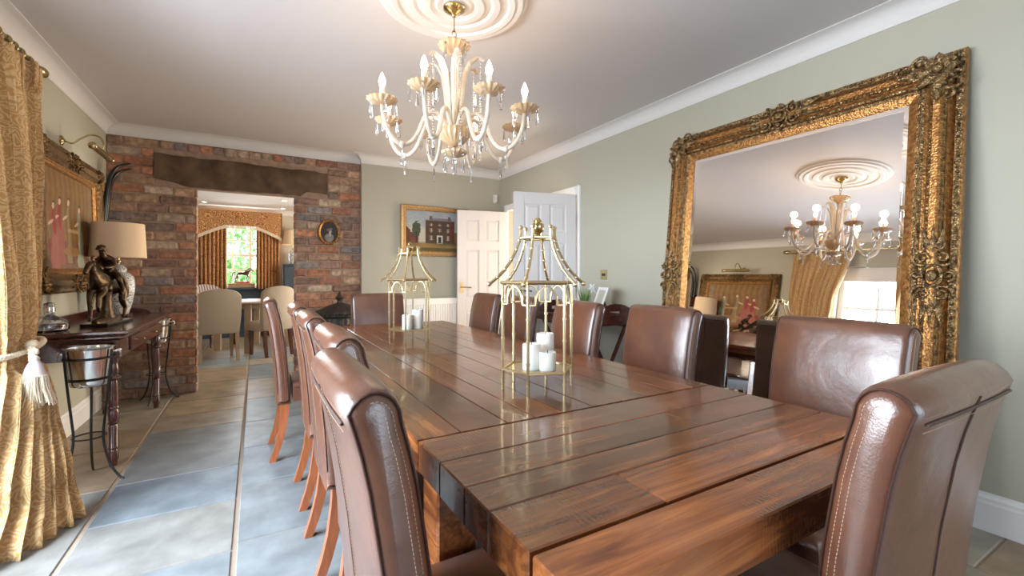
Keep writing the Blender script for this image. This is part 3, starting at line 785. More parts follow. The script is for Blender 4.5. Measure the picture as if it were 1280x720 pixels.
def drop(parent, p, proto=None, first=[]):
    d = (proto or dproto).copy(); col.objects.link(d); d.parent = parent; d.location = p; return d
base_a = math.atan2(-2.07, -.864)
pth = [(.025, -.665), (.055, -.62), (.088, -.588), (.122, -.585), (.152, -.612), (.172, -.66), (.195, -.712), (.228, -.752), (.268, -.765), (.308, -.745), (.338, -.70), (.354, -.645), (.36, -.598)]
def smoothpts(P, k=3):
    out = []
    P = [Vector(p) for p in P]
    for i in range(len(P) - 1):
        a = P[max(i - 1, 0)]; b = P[i]; c = P[i + 1]; d = P[min(i + 2, len(P) - 1)]
        for j in range(k):
            t_ = j / k; out.append(.5 * ((2 * b) + (c - a) * t_ + (2 * a - 5 * b + 4 * c - d) * t_ ** 2 + (3 * b - a - 3 * c + d) * t_ ** 3))
    return out + [P[-1]]
am = MB(); am.tube(smoothpts([(r_, 0, z_) for r_, z_ in pth]), .0105, 10)
am.sphere((.268, 0, -.765), .016, 10, 6); armp = am.obj('arm', M['milk'], ch)
dm = MB(); dm.lathe([(.012, -.600), (.035, -.596), (.058, -.585), (.067, -.572), (.062, -.570), (.045, -.578), (.015, -.585), (.004, -.585)], 60, (.36, 0, 0), rip=(15, .09, .067)); dm.obj('drip_dish', M['amber'], armp)
dm = MB(); dm.lathe([(.001, -.586), (.012, -.586), (.0115, -.52), (.001, -.52)], 14, (.36, 0, 0)); dm.obj('candle_sleeve', M['candle'], armp)
dm = MB(); dm.lathe([(.008, -.521), (.011, -.513), (.0155, -.498), (.0155, -.488), (.011, -.472), (.005, -.458), (.001, -.45)], 14, (.36, 0, 0)); dm.obj('bulb', M['bulb'], armp)
for k in range(5):
    a = 2 * PI * k / 5 + .3; drop(armp, (.36 + .06 * math.cos(a), .06 * math.sin(a), -.580), dproto)
drop(armp, (.268, 0, -.775), dlong)
for k in range(8):
    A = armp if k == 0 else copy_tree(armp, ch)
    ang = base_a + R(22.5 + 2 + 45 * k); A.rotation_euler = (0, 0, ang)
    l = bpy.data.lights.new('bulb_light', 'POINT'); l.energy = BULB_W; l.color = (1, .68, .40); l.shadow_soft_size = .03
    lo = bpy.data.objects.new('bulb_light', l); col.objects.link(lo); lo.parent = ch; lo.location = (.36 * math.cos(ang), .36 * math.sin(ang), -.435)
# tall curled glass leaves
lm = MB()
def leaf(u, v):
    L = [(.02, -.63), (.035, -.55), (.045, -.46), (.058, -.38), (.085, -.325), (.125, -.305), (.15, -.325)]
    W = [.010, .016, .022, .025, .023, .014, .002]
    f = v * (len(L) - 1); i = min(int(f), len(L) - 2); t_ = f - i
    r_ = L[i][0] * (1 - t_) + L[i + 1][0] * t_; z_ = L[i][1] * (1 - t_) + L[i + 1][1] * t_; w_ = W[i] * (1 - t_) + W[i + 1] * t_
    q = (u - .5) * 2; return (r_ + .010 * (1 - q * q) + .002 * math.cos(q * 14), q * w_, z_)
for off in (0, -.004):
    lm.grid(lambda u, v: (leaf(u, v)[0] + off, leaf(u, v)[1], leaf(u, v)[2] + off * .4), 10, 20)
lp = lm.obj('glass_leaf', M['milk'], ch, 60)
bm_ = MB(); zz = -.33
while zz > -.70:
    bm_.sphere((.135, 0, zz), .0062, 7, 5); zz -= .0135
bp = bm_.obj('bead_string', M['crystal'], ch, 60); drop(bp, (.135, 0, zz + .006), dproto)
for k in range(6):
    ang = base_a + R(8 + 60 * k)
    A = lp if k == 0 else copy_tree(lp, ch); A.rotation_euler = (0, 0, ang)
    B = bp if k == 0 else copy_tree(bp, ch); B.rotation_euler = (0, 0, ang + R(4))
for k in range(4): drop(ch, (.068 * math.cos(k * PI / 2 + .5), .068 * math.sin(k * PI / 2 + .5), -.236), dproto)
for k in range(6): drop(lowd, (.052 * math.cos(k * PI / 3), .052 * math.sin(k * PI / 3), -.775), dlong)
drop(lowd, (0, 0, -.79), dlong)
bpy.data.objects.remove(dproto); bpy.data.objects.remove(dlong)

# ------------------------------------------------------------------ frames: mirror and paintings
def frame_part(w, h, prof, name, m, parent, bx=0):
    """moulding swept round an opening of w x h (outer size) in the local xz plane; prof = (inset from the outer edge, depth towards -y)"""
    mb = MB(); rings = []
    for (sx, sz) in ((-1, -1), (1, -1), (1, 1), (-1, 1)):
        rings.append([(sx * (w / 2 - d), -y, h / 2 + sz * (h / 2 - d)) for d, y in prof])
    mb.loft(rings, True, False, True); return mb.obj(name, m, parent, 25)
def beads(w, h, inset_, y, r, step, name, m, parent):
    mb = MB()
    for (a, b) in (((-1, -1), (1, -1)), ((1, -1), (1, 1)), ((1, 1), (-1, 1)), ((-1, 1), (-1, -1))):
        p = Vector((a[0] * (w / 2 - inset_), 0, h / 2 + a[1] * (h / 2 - inset_))); q = Vector((b[0] * (w / 2 - inset_), 0, h / 2 + b[1] * (h / 2 - inset_)))
        k = int((q - p).length / step)
        for i in range(k):
            c = p.lerp(q, i / k); mb.sphere((c.x, -y, c.z), (r, r * .8, r), 6, 4)
    return mb.obj(name, m, parent, 60)
def scroll(mb, cx, cz, y, r0, turns, dirn, a0, th):
    pts = []; rad = []
    n = int(14 * turns)
    for i in range(n + 1):
        f = i / n; a = a0 + dirn * 2 * PI * turns * f; r = r0 * (1 - .82 * f)
        pts.append((cx + r * math.cos(a), -y - .012 * f, cz + r * math.sin(a))); rad.append(th * (1 - .45 * f))
    mb.tube(pts, rad, 6); mb.sphere(pts[-1], th * 1.1, 6, 5)
def leafblob(mb, x, z, y, L, W, ang, lift=.02):
    c, s_ = math.cos(ang), math.sin(ang)
    rings = []
    for i in range(7):
        f = i / 6; w_ = W * math.sin(PI * min(1, .15 + f * .85)) * (1 - .25 * math.cos(f * 18)) + .001; u = f * L; hgt = lift * math.sin(PI * f * .8) + .003
        cx, cz = x + u * c, z + u * s_
        rings.append([(cx - s_ * w_ * q, -y - hgt * (1 - .6 * q * q), cz + c * w_ * q) for q in (-1, -.5, 0, .5, 1)] + [(cx, -y + .004, cz)])
    mb.loft(rings)
def corner_orn(s, y, m, parent, x, z, sx, sz):
    mb = MB()
    scroll(mb, 0, .0, y, .055 * s, 1.4, 1, .4, .012 * s); scroll(mb, -.06 * s, .05 * s, y, .045 * s, 1.3, -1, 0, .010 * s); scroll(mb, .05 * s, -.07 * s, y, .045 * s, 1.3, 1, 1, .010 * s)
    for a, L in ((0, .07), (PI / 2, .07), (PI, .15), (-PI / 2, .15), (PI * .75, .08), (-PI * .25, .08), (PI * 1.25, .10), (PI * .25, .06)): leafblob(mb, 0, 0, y, L * s, .024 * s, a, .026 * s)
    scroll(mb, -.12 * s, .03 * s, y, .03 * s, 1.2, 1, 2, .008 * s); scroll(mb, .03 * s, -.12 * s, y, .03 * s, 1.2, -1, 3, .008 * s)
    mb.sphere((0, -y - .02 * s, 0), (.02 * s, .016 * s, .02 * s), 8, 6)
    o = mb.obj('corner_ornament', m, parent, 60); o.location = (x, 0, z); o.scale = (sx, 1, sz); return o
def mid_orn(s, y, m, parent, x, z, rot):
    mb = MB()
    mb.tube([(.050 * s * math.cos(a), -y - .012 - .004 * math.cos(3 * a), .036 * s * math.sin(a)) for a in [2 * PI * k / 26 for k in range(26)]], .009 * s, 6, True)
    for q in (-1, 1):
        for e in (-1, 1):
            scroll(mb, q * .085 * s, e * .035 * s, y, .042 * s, 1.5, q * e, PI / 2 if e > 0 else -PI / 2, .0095 * s)
            scroll(mb, q * .15 * s, e * .018 * s, y, .028 * s, 1.2, -q * e, 0, .007 * s)
            leafblob(mb, q * .10 * s, e * .01 * s, y, .14 * s, .013 * s, (e * .22) if q > 0 else PI - e * .22, .014 * s)
        leafblob(mb, q * .06 * s, 0, y, .20 * s, .014 * s, 0 if q > 0 else PI, .016 * s)
    for e in (-1, 1): scroll(mb, 0, e * .058 * s, y, .026 * s, 1.2, e, 0, .008 * s)
    mb.sphere((0, -y - .012 * s, 0), (.030 * s, .020 * s, .022 * s), 10, 7)
    o = mb.obj('centre_ornament', m, parent, 60); o.location = (x, 0, z); o.rotation_euler = (0, rot, 0); return o

# big leaning mirror: local x runs along the wall, local -y faces the room
MW, MH = 1.64, 2.20
mir = thing('leaning_mirror', 'huge ornate gilt framed mirror leaning on the sage wall reflecting the chandelier', 'mirror')
MLEAN = R(6.2); MTOPX = 2.845; MYC = 1.53
mir.rotation_euler = Euler((-MLEAN, 0, R(-90)), 'XYZ')
mir.location = (MTOPX - MH * math.sin(MLEAN), MYC, 0.003)
prof = [(0, 0), (0, .03), (.006, .036), (.03, .036), (.036, .030), (.042, .05), (.052, .066), (.075, .078), (.10, .074), (.112, .060), (.122, .052), (.132, .056), (.146, .056), (.152, .046), (.166, .042), (.172, .040), (.190, .034), (.205, .026), (.207, .0)]
frame_part(MW, MH, prof, 'frame', M['gilt'], mir)
frame_part(MW, MH, [(.006, .034), (.006, .039), (.030, .039), (.030, .034)], 'carved_band', M['giltcarve'], mir)
frame_part(MW, MH, [(.048, .055), (.052, .069), (.062, .076), (.062, .06)], 'carved_band', M['giltdark'], mir)
frame_part(MW, MH, [(.134, .05), (.134, .060), (.146, .060), (.146, .05)], 'carved_band', M['giltcarve'], mir)
frame_part(MW, MH, [(.154, .04), (.154, .049), (.166, .045), (.166, .04)], 'carved_band', M['giltcarve'], mir)
beads(MW, MH, .107, .066, .008, .017, 'bead_row', M['giltcarve'], mir)
beads(MW, MH, .018, .040, .008, .020, 'bead_row', M['giltcarve'], mir)
beads(MW, MH, .140, .060, .006, .013, 'bead_row', M['giltcarve'], mir)
m = MB(); m.box((-MW / 2 + .2, -.020, .2), (MW / 2 - .2, -.006, MH - .2), 0); m.obj('mirror_glass', M['mirror'], mir, 0)
# bevelled rim of the glass
frame_part(MW, MH, [(.200, .0245), (.226, .0206), (.226, .018), (.200, .018)], 'bevelled_edge', M['mirror'], mir)
m = MB(); m.box((-MW / 2 + .03, -.006, .03), (MW / 2 - .03, 0, MH - .03), 0); m.obj('backboard', M['dkwood'], mir, 0)
for sx in (-1, 1):
    for sz in (-1, 1): corner_orn(1.1, .066, M['giltcarve'], mir, sx * (MW / 2 - .085), MH / 2 + sz * (MH / 2 - .085), sx, sz)
for x, z, rot in ((0, MH - .08, 0), (0, .08, PI), (-MW / 2 + .08, MH * .52, -PI / 2), (MW / 2 - .08, MH * .52, PI / 2)): mid_orn(.95, .066, M['giltcarve'], mir, x, z, rot)

# raster painted canvases
def canvas(w, h, fn, nx, ny, parent, y=-.012, name='canvas'):
    mb = MB(); mb.grid(lambda u, v: (-w / 2 + w * u, y, h * v), nx, ny, fn); mb.box((-w / 2, y + .001, 0), (w / 2, y + .008, h), 0, (.3, .25, .2))
    return mb.obj(name, M['oil'], parent, 0)
def hsh(x, y, k=0):
    q = math.sin(x * 127.1 + y * 311.7 + k * 74.7) * 43758.5453; return q - math.floor(q)
def vn(x, y, k=0):
    i, j = math.floor(x), math.floor(y); f, g = x - i, y - j; f = f * f * (3 - 2 * f); g = g * g * (3 - 2 * g)
    return (hsh(i, j, k) * (1 - f) + hsh(i + 1, j, k) * f) * (1 - g) + (hsh(i, j + 1, k) * (1 - f) + hsh(i + 1, j + 1, k) * f) * g
def lerpc(a, b, t_): return tuple(p + (q - p) * t_ for p, q in zip(a, b))
def house(u, v):
    u += .035
    n = vn(u * 14, v * 10) * .6 + vn(u * 40, v * 30) * .4
    if v < .20:
        c = lerpc((.11, .10, .03), (.36, .20, .08), vn(u * 6, v * 16)); 
        if v < .10: c = lerpc((.06, .07, .025), (.14, .11, .04), n)
        return c
    sky = lerpc((.50, .46, .38), (.26, .33, .40), min(1, max(0, (v - .45) * 1.6 + (n - .5) * .9)))
    c = sky
    if u < .24 and v < .45 + .04 * n: c = lerpc((.10, .035, .025), (.22, .07, .04), n)
    if u < .11 and v < .60 - abs(u - .05) * 1.4: c = (.12, .05, .035)
    tx, ty = (u - .21) / .085, (v - .52) / .24
    if tx * tx + ty * ty < .55 + .8 * (n - .3): c = lerpc((.04, .055, .035), (.10, .12, .07), n)
    if abs(u - .21) < .01 and v < .5: c = (.06, .04, .03)
    if .83 < u and v < .46 + .1 * n: c = lerpc((.12, .09, .03), (.25, .17, .05), n)
    if .36 < u < .86 and v < .765:
        c = lerpc((.045, .055, .035), (.12, .05, .035), n) if u < .78 else lerpc((.16, .05, .035), (.10, .045, .03), n)
        for i in range(3):
            for j in range(3):
                wx = .455 + i * .145; wz = (.34, .52, .665)[j]
                if i == 1 and j == 0: continue
                dx, dz = abs(u - wx), abs(v - wz)
                if dx < .034 and dz < .052 - .006 * j:
                    c = (.50, .42, .34)
                    if .006 < dx < .024 and .006 < dz < .038: c = (.07, .07, .08) if dx > .007 else c
                    if dx >= .024: c = (.20, .06, .045)
        if abs(u - .60) < .052 and .2 < v < .40: c = (.66, .60, .52)
        if abs(u - .60) < .026 and .215 < v < .375: c = (.03, .04, .05)
    if .36 < u < .86 and .765 <= v < .79 + (.0): c = (.17, .15, .15)
    if .42 < u < .81 and .79 <= v < .83: c = (.20, .20, .22)
    if (.43 < u < .475 or .745 < u < .79) and .79 < v < .88: c = (.13, .10, .09)
    if v < .235 and .2 <= v: c = lerpc(c, (.10, .09, .05), .5)
    return c
PW, PH = .885, .62
hp = thing('house_painting', 'painting of a tall ivy clad house in pale wooden frame behind the open door', 'painting', (1.507 + PW / 2, YG - .002, 1.382))
frame_part(PW, PH, [(0, 0), (0, .022), (.008, .028), (.03, .02), (.05, .022), (.062, .012), (.062, 0)], 'frame', M['giltpale'], hp)
frame_part(PW, PH, [(.058, .010), (.058, .016), (.066, .014), (.066, .010)], 'slip', M['gilt'], hp)
o = canvas(PW - .12, PH - .12, house, 130, 84, hp); o.location = (0, 0, .06)

def blob(u, v, cx, cy, rx, ry, rot=0):
    dx, dy = u - cx, v - cy; c, s_ = math.cos(rot), math.sin(rot); a, b = (dx * c + dy * s_) / rx, (-dx * s_ + dy * c) / ry
    return a * a + b * b
def salon(u, v):
    u += .012 * math.sin(v * 14)
    n = vn(u * 18, v * 18) * .6 + vn(u * 50, v * 40, 2) * .4
    c = lerpc((.17, .085, .028), (.27, .15, .05), .5 + .3 * math.sin(u * 70) + (n - .5) * .6)     # striped hanging
    if v < .30: c = lerpc((.16, .035, .02), (.30, .07, .035), n)                                     # carpet
    if v < .17: c = lerpc((.12, .03, .02), (.22, .11, .05), n)
    if u > .88: c = lerpc((.16, .10, .05), (.28, .19, .10), n)
    if u < .10: c = lerpc((.14, .07, .04), (.22, .13, .07), n)
    if .40 < u < .62 and .24 < v < .30: c = (.20, .10, .04)
    def fig(c, cx, top, dress, skirt, hair, wdt):
        sk = blob(u, v, cx, top - .36, wdt, .30, .15); bd = blob(u, v, cx + .01, top - .16, wdt * .48, .14); hd = blob(u, v, cx + .01, top - .015, .020, .032); hr = blob(u, v, cx + .012, top + .012, .024, .026); arm = blob(u, v, cx - .045, top - .18, .055, .014, .5)
        dn = (top - .12 - v) / .52
        if 0 < dn < 1 and abs(u - cx - .03 * dn) < wdt * (.32 + .75 * dn ** .8 + .06 * math.sin(v * 60 + cx * 40)): c = lerpc(skirt, tuple(q * 1.3 for q in skirt), max(0, math.sin(u * 150 + v * 12)) * .3 + n * .5)
        if bd < 1: c = lerpc(dress, tuple(q * 1.4 for q in dress), n)
        if arm < 1: c = (.58, .38, .27)
        if hr < 1: c = hair
        if hd < 1: c = (.60, .40, .28)
        return c
    c = fig(c, .30, .70, (.24, .028, .028), (.27, .075, .06), (.05, .02, .015), .07)
    c = fig(c, .20, .64, (.22, .03, .022), (.30, .10, .07), (.07, .035, .015), .075)
    c = fig(c, .46, .72, (.20, .16, .09), (.25, .17, .09), (.08, .05, .03), .045)
    c = fig(c, .68, .68, (.20, .22, .16), (.27, .30, .22), (.05, .025, .015), .07)
    if .44 < u < .66 and .40 < v < .44: c = (.40, .27, .14)
    if blob(u, v, .52, .20, .16, .05) < 1: c = lerpc((.25, .11, .04), (.34, .20, .09), n)
    return c
SW, SH = 1.32, .98
sp = thing('salon_painting', 'gilt framed salon painting of ladies in long dresses above the mahogany console', 'painting', (XL + .035, 4.305, 1.03))
sp.rotation_euler = Euler((R(-1.5), 0, R(90)), 'XYZ')
frame_part(SW, SH, [(0, 0), (0, .03), (.012, .045), (.035, .05), (.05, .06), (.085, .055), (.11, .035), (.125, .03), (.14, .034), (.155, .02), (.16, 0)], 'frame', M['giltdark'], sp)
beads(SW, SH, .008, .040, .008, .018, 'bead_row', M['giltdark'], sp); beads(SW, SH, .135, .036, .006, .013, 'bead_row', M['gilt'], sp)
frame_part(SW, SH, [(.140, .034), (.150, .030), (.162, .018), (.162, .012)], 'gilt_slip', M['gilt'], sp)
for sx in (-1, 1):
    for sz in (-1, 1): corner_orn(.75, .05, M['giltdark'], sp, sx * (SW / 2 - .06), SH / 2 + sz * (SH / 2 - .06), sx, sz)
for x, z, rot in ((0, SH - .06, 0), (0, .06, PI)): mid_orn(.75, .052, M['giltdark'], sp, x, z, rot)
o = canvas(SW - .30, SH - .30, salon, 150, 110, sp); o.location = (0, 0, .15)

# little oval portrait on the brick
ov = thing('oval_portrait', 'small oval gilt framed portrait hung on the brick wall', 'picture', (.717, YB - .021, 1.632))
m = MB(); rings = []
for d, y in ((.0, 0), (.0, .012), (.008, .022), (.02, .018), (.03, .010), (.03, 0)):
    rings.append([((.118 - d) * math.cos(2 * PI * k / 48), -y, (.145 - d) * math.sin(2 * PI * k / 48)) for k in range(48)])
m.loft(rings); 
for k in range(8):
    a = 2 * PI * k / 8 + .39; m.sphere((.112 * math.cos(a), -.02, .138 * math.sin(a)), (.012, .006, .012), 8, 5)
m.obj('frame', M['gilt'], ov)
m = MB()
def ovp(u, v): return ((.092 * u) * math.cos(2 * PI * v), -.011, (.118 * u) * math.sin(2 * PI * v))
def ovc(u, v):
    x, z = u * math.cos(2 * PI * v), u * math.sin(2 * PI * v); c = lerpc((.035, .028, .022), (.06, .05, .04), vn(x * 9, z * 9))
    if blob(x, z, .0, -.55, .5, .42) < 1: c = lerpc((.15, .14, .12), (.34, .30, .25), vn(x * 12, z * 12))
    if blob(x, z, .12, .02, .15, .21) < 1: c = (.45, .36, .28)
    if blob(x, z, .05, .24, .34, .13, .3) < 1: c = (.16, .14, .12)
    if blob(x, z, .10, -.25, .08, .22) < 1: c = (.5, .46, .4)
    return c
m.grid(ovp, 24, 60, ovc); m.obj('portrait', M['oil'], ov, 0)

# ------------------------------------------------------------------ doors, radiator and wall fittings
def sixpanel(name, hinge, ang, W, Hh, label_side):
    """leaf from the hinge point along local +x; shown face is local -y"""
    d = bpy.data.objects.new(name, None); col.objects.link(d); d['kind'] = 'structure'
    d.location = hinge; d.rotation_euler = (0, 0, ang)
    m = MB(); T = .04; st = .105
    xs_ = [0, st, W / 2 - .045, W / 2 + .045, W - st, W]; zr = [0.008, .20, .70, .86, 1.47, 1.58, Hh - .115, Hh]
    m.box((0, 0, zr[0]), (st, T, Hh), .002); m.box((W - st, 0, zr[0]), (W, T, Hh), .002)
    for a, b in ((zr[0], zr[1]), (zr[2], zr[3]), (zr[4], zr[5]), (zr[6], Hh)): m.box((st, 0, a), (W - st, T, b), .002)
    for a, b in ((zr[1], zr[2]), (zr[3], zr[4]), (zr[5], zr[6])): m.box((xs_[2], 0, a), (xs_[3], T, b), .002)
    m.obj('door_leaf', M['door'], d, 20)
    m = MB()
    for x0, x1 in ((xs_[1], xs_[2]), (xs_[3], xs_[4])):
        for a, b in ((zr[1], zr[2]), (zr[3], zr[4]), (zr[5], zr[6])):
            m.box((x0, .013, a), (x1, T - .013, b), 0)
            for y0, y1 in ((.013, .004), (T - .013, T - .004)):
                i1, i2 = .012, .035
                m.add([(x0 + q, (y0 if q < .02 else y1), a + q) for q in (i1, i2)] + [(x1 - q, (y0 if q < .02 else y1), a + q) for q in (i1, i2)] + [(x1 - q, (y0 if q < .02 else y1), b - q) for q in (i1, i2)] + [(x0 + q, (y0 if q < .02 else y1), b - q) for q in (i1, i2)],
                      [(0, 2, 3, 1), (2, 4, 5, 3), (4, 6, 7, 5), (6, 0, 1, 7), (1, 3, 5, 7)])
    m.obj('door_panel', M['door'], d, 20)
    for side in (-1, 1):
        m = MB(); yy = -.004 if side < 0 else T + .004
        m.box((W - .075, min(yy, yy - side * .006), .93), (W - .032, max(yy, yy - side * .006), 1.06), .002)
        y2 = yy + side * .045; m.tube([(W - .053, yy, 1.0), (W - .053, y2, 1.0)], .008, 8); m.tube([(W - .053, y2, 1.0), (W - .10, y2, 1.002), (W - .165, y2, .996)], [.008, .007, .009], 8)
        m.obj('door_handle', M['brass'], d)
    m = MB()
    for zz in (.25, 1.0, 1.72): m.tube([(-.004, -.004, zz - .045), (-.004, -.004, zz + .045)], .006, 8)
    m.obj('hinge', M['brass'], d); return d
# leaves stand open into the room; local -y must face the viewer
sixpanel('door_1', (2.835, 5.055, 0), math.atan2(5.165 - 5.055, 2.19 - 2.835), .655, 1.967, 0)
sixpanel('door_2', (2.815, 3.60, 0), math.atan2(3.765 - 3.60, 2.19 - 2.815), .645, 1.967, 0)

rd = thing('radiator', 'long white ribbed radiator low on the sage wall under the house painting', 'radiator', (1.2, YG - .001, 0))
m = MB(); RWD = 1.05
rings = []
N = 34
for sgn, y in ((0, -.10),):
    pts = []
    for i in range(N):
        x0 = RWD * i / N; s_ = RWD / N; pts += [(x0, -.092), (x0 + s_ * .25, -.105), (x0 + s_ * .75, -.105), (x0 + s_, -.092)]
    poly = pts + [(RWD, -.04), (0, -.04)]
    m.prism(poly, .17, .80, 'z')
m.obj('ribbed_panel', M['white'], rd, 20)
m = MB(); m.box((-.008, -.112, .79), (RWD + .008, -.03, .868), .006); m.obj('top_grille', M['white'], rd, 20)
m = MB(); m.box((-.006, -.105, .16), (.012, -.03, .80), .004); m.box((RWD - .012, -.105, .16), (RWD + .006, -.03, .80), .004); m.obj('side_cover', M['white'], rd, 20)
m = MB()
for x in (.2, RWD - .2): m.box((x - .02, -.04, .3), (x + .02, 0, .7), .003)
m.obj('wall_bracket', M['steel'], rd); m = MB(); m.tube([(-.02, -.06, 0), (-.02, -.06, .2), (.02, -.06, .2)], .008, 8); m.obj('valve_pipe', M['white'], rd)

ps = thing('alarm_sensor', 'small white alarm sensor high in the corner below the coving', 'sensor', (2.78, YG - .002, 2.17))
m = MB(); m.box((-.028, -.04, -.055), (.028, 0, .055), .012); m.obj('body', M['plastic'], ps, 40)
m = MB(); m.box((-.018, -.046, -.01), (.018, -.037, .035), .008); m.obj('lens', M['plaster'], ps, 40)
sw = thing('light_switch', 'square brass light switch plate on the sage wall above the tray', 'switch', (XR - .001, 3.20, 1.155))
m = MB(); m.box((-.007, -.045, -.045), (0, .045, .045), .003); m.obj('plate', M['brass'], sw, 30)
m = MB(); m.box((-.012, -.022, -.012), (-.006, -.003, .012), .002); m.box((-.012, .003, -.012), (-.006, .022, .012), .002); m.obj('rocker', M['lampblack'], sw, 30)

# ------------------------------------------------------------------ butler tray by the right wall
bt = thing('butler_tray', 'dark wood butler tray with cut handle holes on folding legs beside the mirror', 'tray table', (2.50, 3.07, 0))
m = MB(); TW, TL, TZ0 = .23, .40, .745
m.box((-TW, -TL, TZ0), (TW, TL, TZ0 + .014), .003); m.obj('tray_base', M['dkwood'], bt, 30)
for sx in (-1, 1):
    m = MB(); m.box((sx * TW - .006, -TL, TZ0 + .0142), (sx * TW + .006, TL, TZ0 + .075), .003); m.obj('side_rail', M['dkwood'], bt, 30)
for sy in (-1, 1):      # raised ends with hand holes
    m = MB(); rings = []
    outer = []; n = 40
    for i in range(n):
        a = 2 * PI * i / n; outer.append(a)
    def edge(a):
        c, s_ = math.cos(a), math.sin(a); x = max(-1, min(1, c * 1.5)) * TW; z = .075 + .085 * max(0, 1 - (abs(x) / TW) ** 2.2) if s_ > 0 else 0
        return x, TZ0 + .0142 + (z if s_ > 0 else 0)
    def hole(a): return .055 * max(-1, min(1, math.cos(a) * 1.3)), TZ0 + .1 + .014 * max(-1, min(1, math.sin(a) * 1.6))
    o1 = [edge(a) for a in outer]; h1 = [hole(a) for a in outer]
    y0, y1 = sy * TL - .006, sy * TL + .006
    m.loft([[(x, y0, z) for x, z in o1], [(x, y1, z) for x, z in o1], [(x, y1, z) for x, z in h1], [(x, y0, z) for x, z in h1]], True, False, True)
    m.obj('handle_end', M['dkwood'], bt, 40)
for sy in (-1, 1):
    for sx in (-1, 1):
        m = MB(); y = sy * (TL - .09) + sx * .012
        m.loft([[(sx * .20 + i * .013, y + j * .011, .0) for i, j in ((-1, -1), (1, -1), (1, 1), (-1, 1))], [(-sx * .20 + i * .013, y + j * .011, TZ0) for i, j in ((-1, -1), (1, -1), (1, 1), (-1, 1))]]); m.obj('leg', M['dkwood'], bt, 30)
m = MB()
for sx in (-1, 1): m.tube([(sx * .19, -TL + .06, TZ0 - .018), (sx * .19, TL - .06, TZ0 - .018)], .011, 8); m.tube([(sx * .17, -TL + .09, .08), (sx * .17, TL - .09, .08)], .009, 8)
m.obj('stretcher', M['dkwood'], bt)
pf = thing('photo_frame', 'white picture frame propped at a slant on the butler tray', 'photo frame', (2.55, 2.99, TZ0 + .0145))
pf.rotation_euler = (0, 0, R(-18))
m = MB(); m.M = Matrix.Rotation(R(20), 4, 'Y')
for a, b in (((-.012, -.10, 0), (0, -.075, .30)), ((-.012, .075, 0), (0, .10, .30)), ((-.012, -.075, 0), (0, .075, .03)), ((-.012, -.075, .27), (0, .075, .30))): m.box(a, b, .003)
m.obj('frame', M['white'], pf, 30)
m = MB(); m.M = Matrix.Rotation(R(20), 4, 'Y'); m.box((-.008, -.08, .025), (-.002, .08, .275), 0); m.obj('picture', M['creamwall'], pf, 0)
m = MB(); m.add([(.075, -.02, .21), (.075, .02, .21), (.155, .02, .0), (.155, -.02, .0), (.079, -.02, .21), (.079, .02, .21), (.159, .02, .0), (.159, -.02, .0)], [(0, 1, 2, 3), (4, 5, 6, 7), (0, 1, 5, 4), (2, 3, 7, 6), (0, 3, 7, 4), (1, 2, 6, 5)]); m.obj('strut', M['lampblack'], pf, 0)
pl = thing('potted_grass', 'tuft of green grass with white flower in pot on the butler tray', 'plant', (2.60, 3.165, TZ0 + .0145))
m = MB(); m.lathe([(.001, 0), (.04, 0), (.052, .075), (.056, .085), (.05, .085), (.046, .07), (.001, .07)], 20); m.obj('pot', M['white'], pl, 40)
rnd = random.Random(5); m = MB()
for i in range(90):
    a = rnd.uniform(0, 2 * PI); q = rnd.uniform(0, .04); L = rnd.uniform(.13, .25); le = rnd.uniform(0, .07)
    m.tube([(q * math.cos(a), q * math.sin(a), .06), ((q + le * .3) * math.cos(a), (q + le * .3) * math.sin(a), .06 + L * .6), ((q + le) * math.cos(a), (q + le) * math.sin(a), .06 + L)], [.0022, .0018, .0004], 3)
m.obj('grass_blades', M['grass'], pl, 0)
m = MB(); m.tube([(.02, 0, .06), (.05, -.03, .26)], .002, 5)
for k in range(6): leafblob(m, .05 + .004 * k, .268, .03, .05, .013, k * PI / 3, .01)
m.obj('flower', M['petal'], pl, 0)

# ------------------------------------------------------------------ mahogany console and what stands on it
CX0, CX1, CY0, CY1, CZ = -1.145, -.655, 3.44, 4.97, .82
cn = thing('console_table', 'mahogany console table with turned legs against the sage wall beside the curtain', 'console table')
m = MB(); 
def slab(x0, x1, y0, y1, z0, z1, over):
    pf_ = [(-.004, z0), (over * .5, z0 + .006), (over, z0 + (z1 - z0) * .5), (over * .8, z1 - .004), (over * .4, z1), (0, z1)]
    m.loft([[(x0 - (d if x0 > -1.1 else 0), y0 - d, z), (x1 + d, y0 - d, z), (x1 + d, y1 + d, z), (x0, y1 + d, z)] for d, z in pf_])
slab(CX0, CX1 - .014, CY0 + .014, CY1 - .014, CZ - .03, CZ, .014)
slab(CX0, CX1 - .03, CY0 + .03, CY1 - .03, CZ - .055, CZ - .0302, .012)
m.obj('top', M['dkwood'], cn, 35)
m = MB(); m.box((CX0, CY0 + .05, CZ - .17), (CX1 - .05, CY1 - .05, CZ - .0555), .003); m.obj('apron', M['dkwood'], cn, 30)
m = MB(); m.box((CX1 - .0495, CY0 + .30, CZ - .155), (CX1 - .038, CY1 - .30, CZ - .068), .003); dr = m.obj('drawer', M['dkwood'], cn, 30)
for y in (CY0 + .55, CY1 - .55):
    m = MB(); m.tube([(CX1 - .038, y, CZ - .112), (CX1 - .022, y, CZ - .112)], .005, 8); m.sphere((CX1 - .018, y, CZ - .112), .009, 10, 7); m.obj('knob', M['brass'], dr)
m = MB()        # gallery along the wall and far end
m.prism([(CY0 + .35, CZ + .0003), (CY0 + .40, CZ + .028), (CY0 + .48, CZ + .045), (CY0 + .55, CZ + .05), (CY1 - .005, CZ + .05), (CY1 - .005, CZ + .0003)], CX0 + .001, CX0 + .016, 'x')
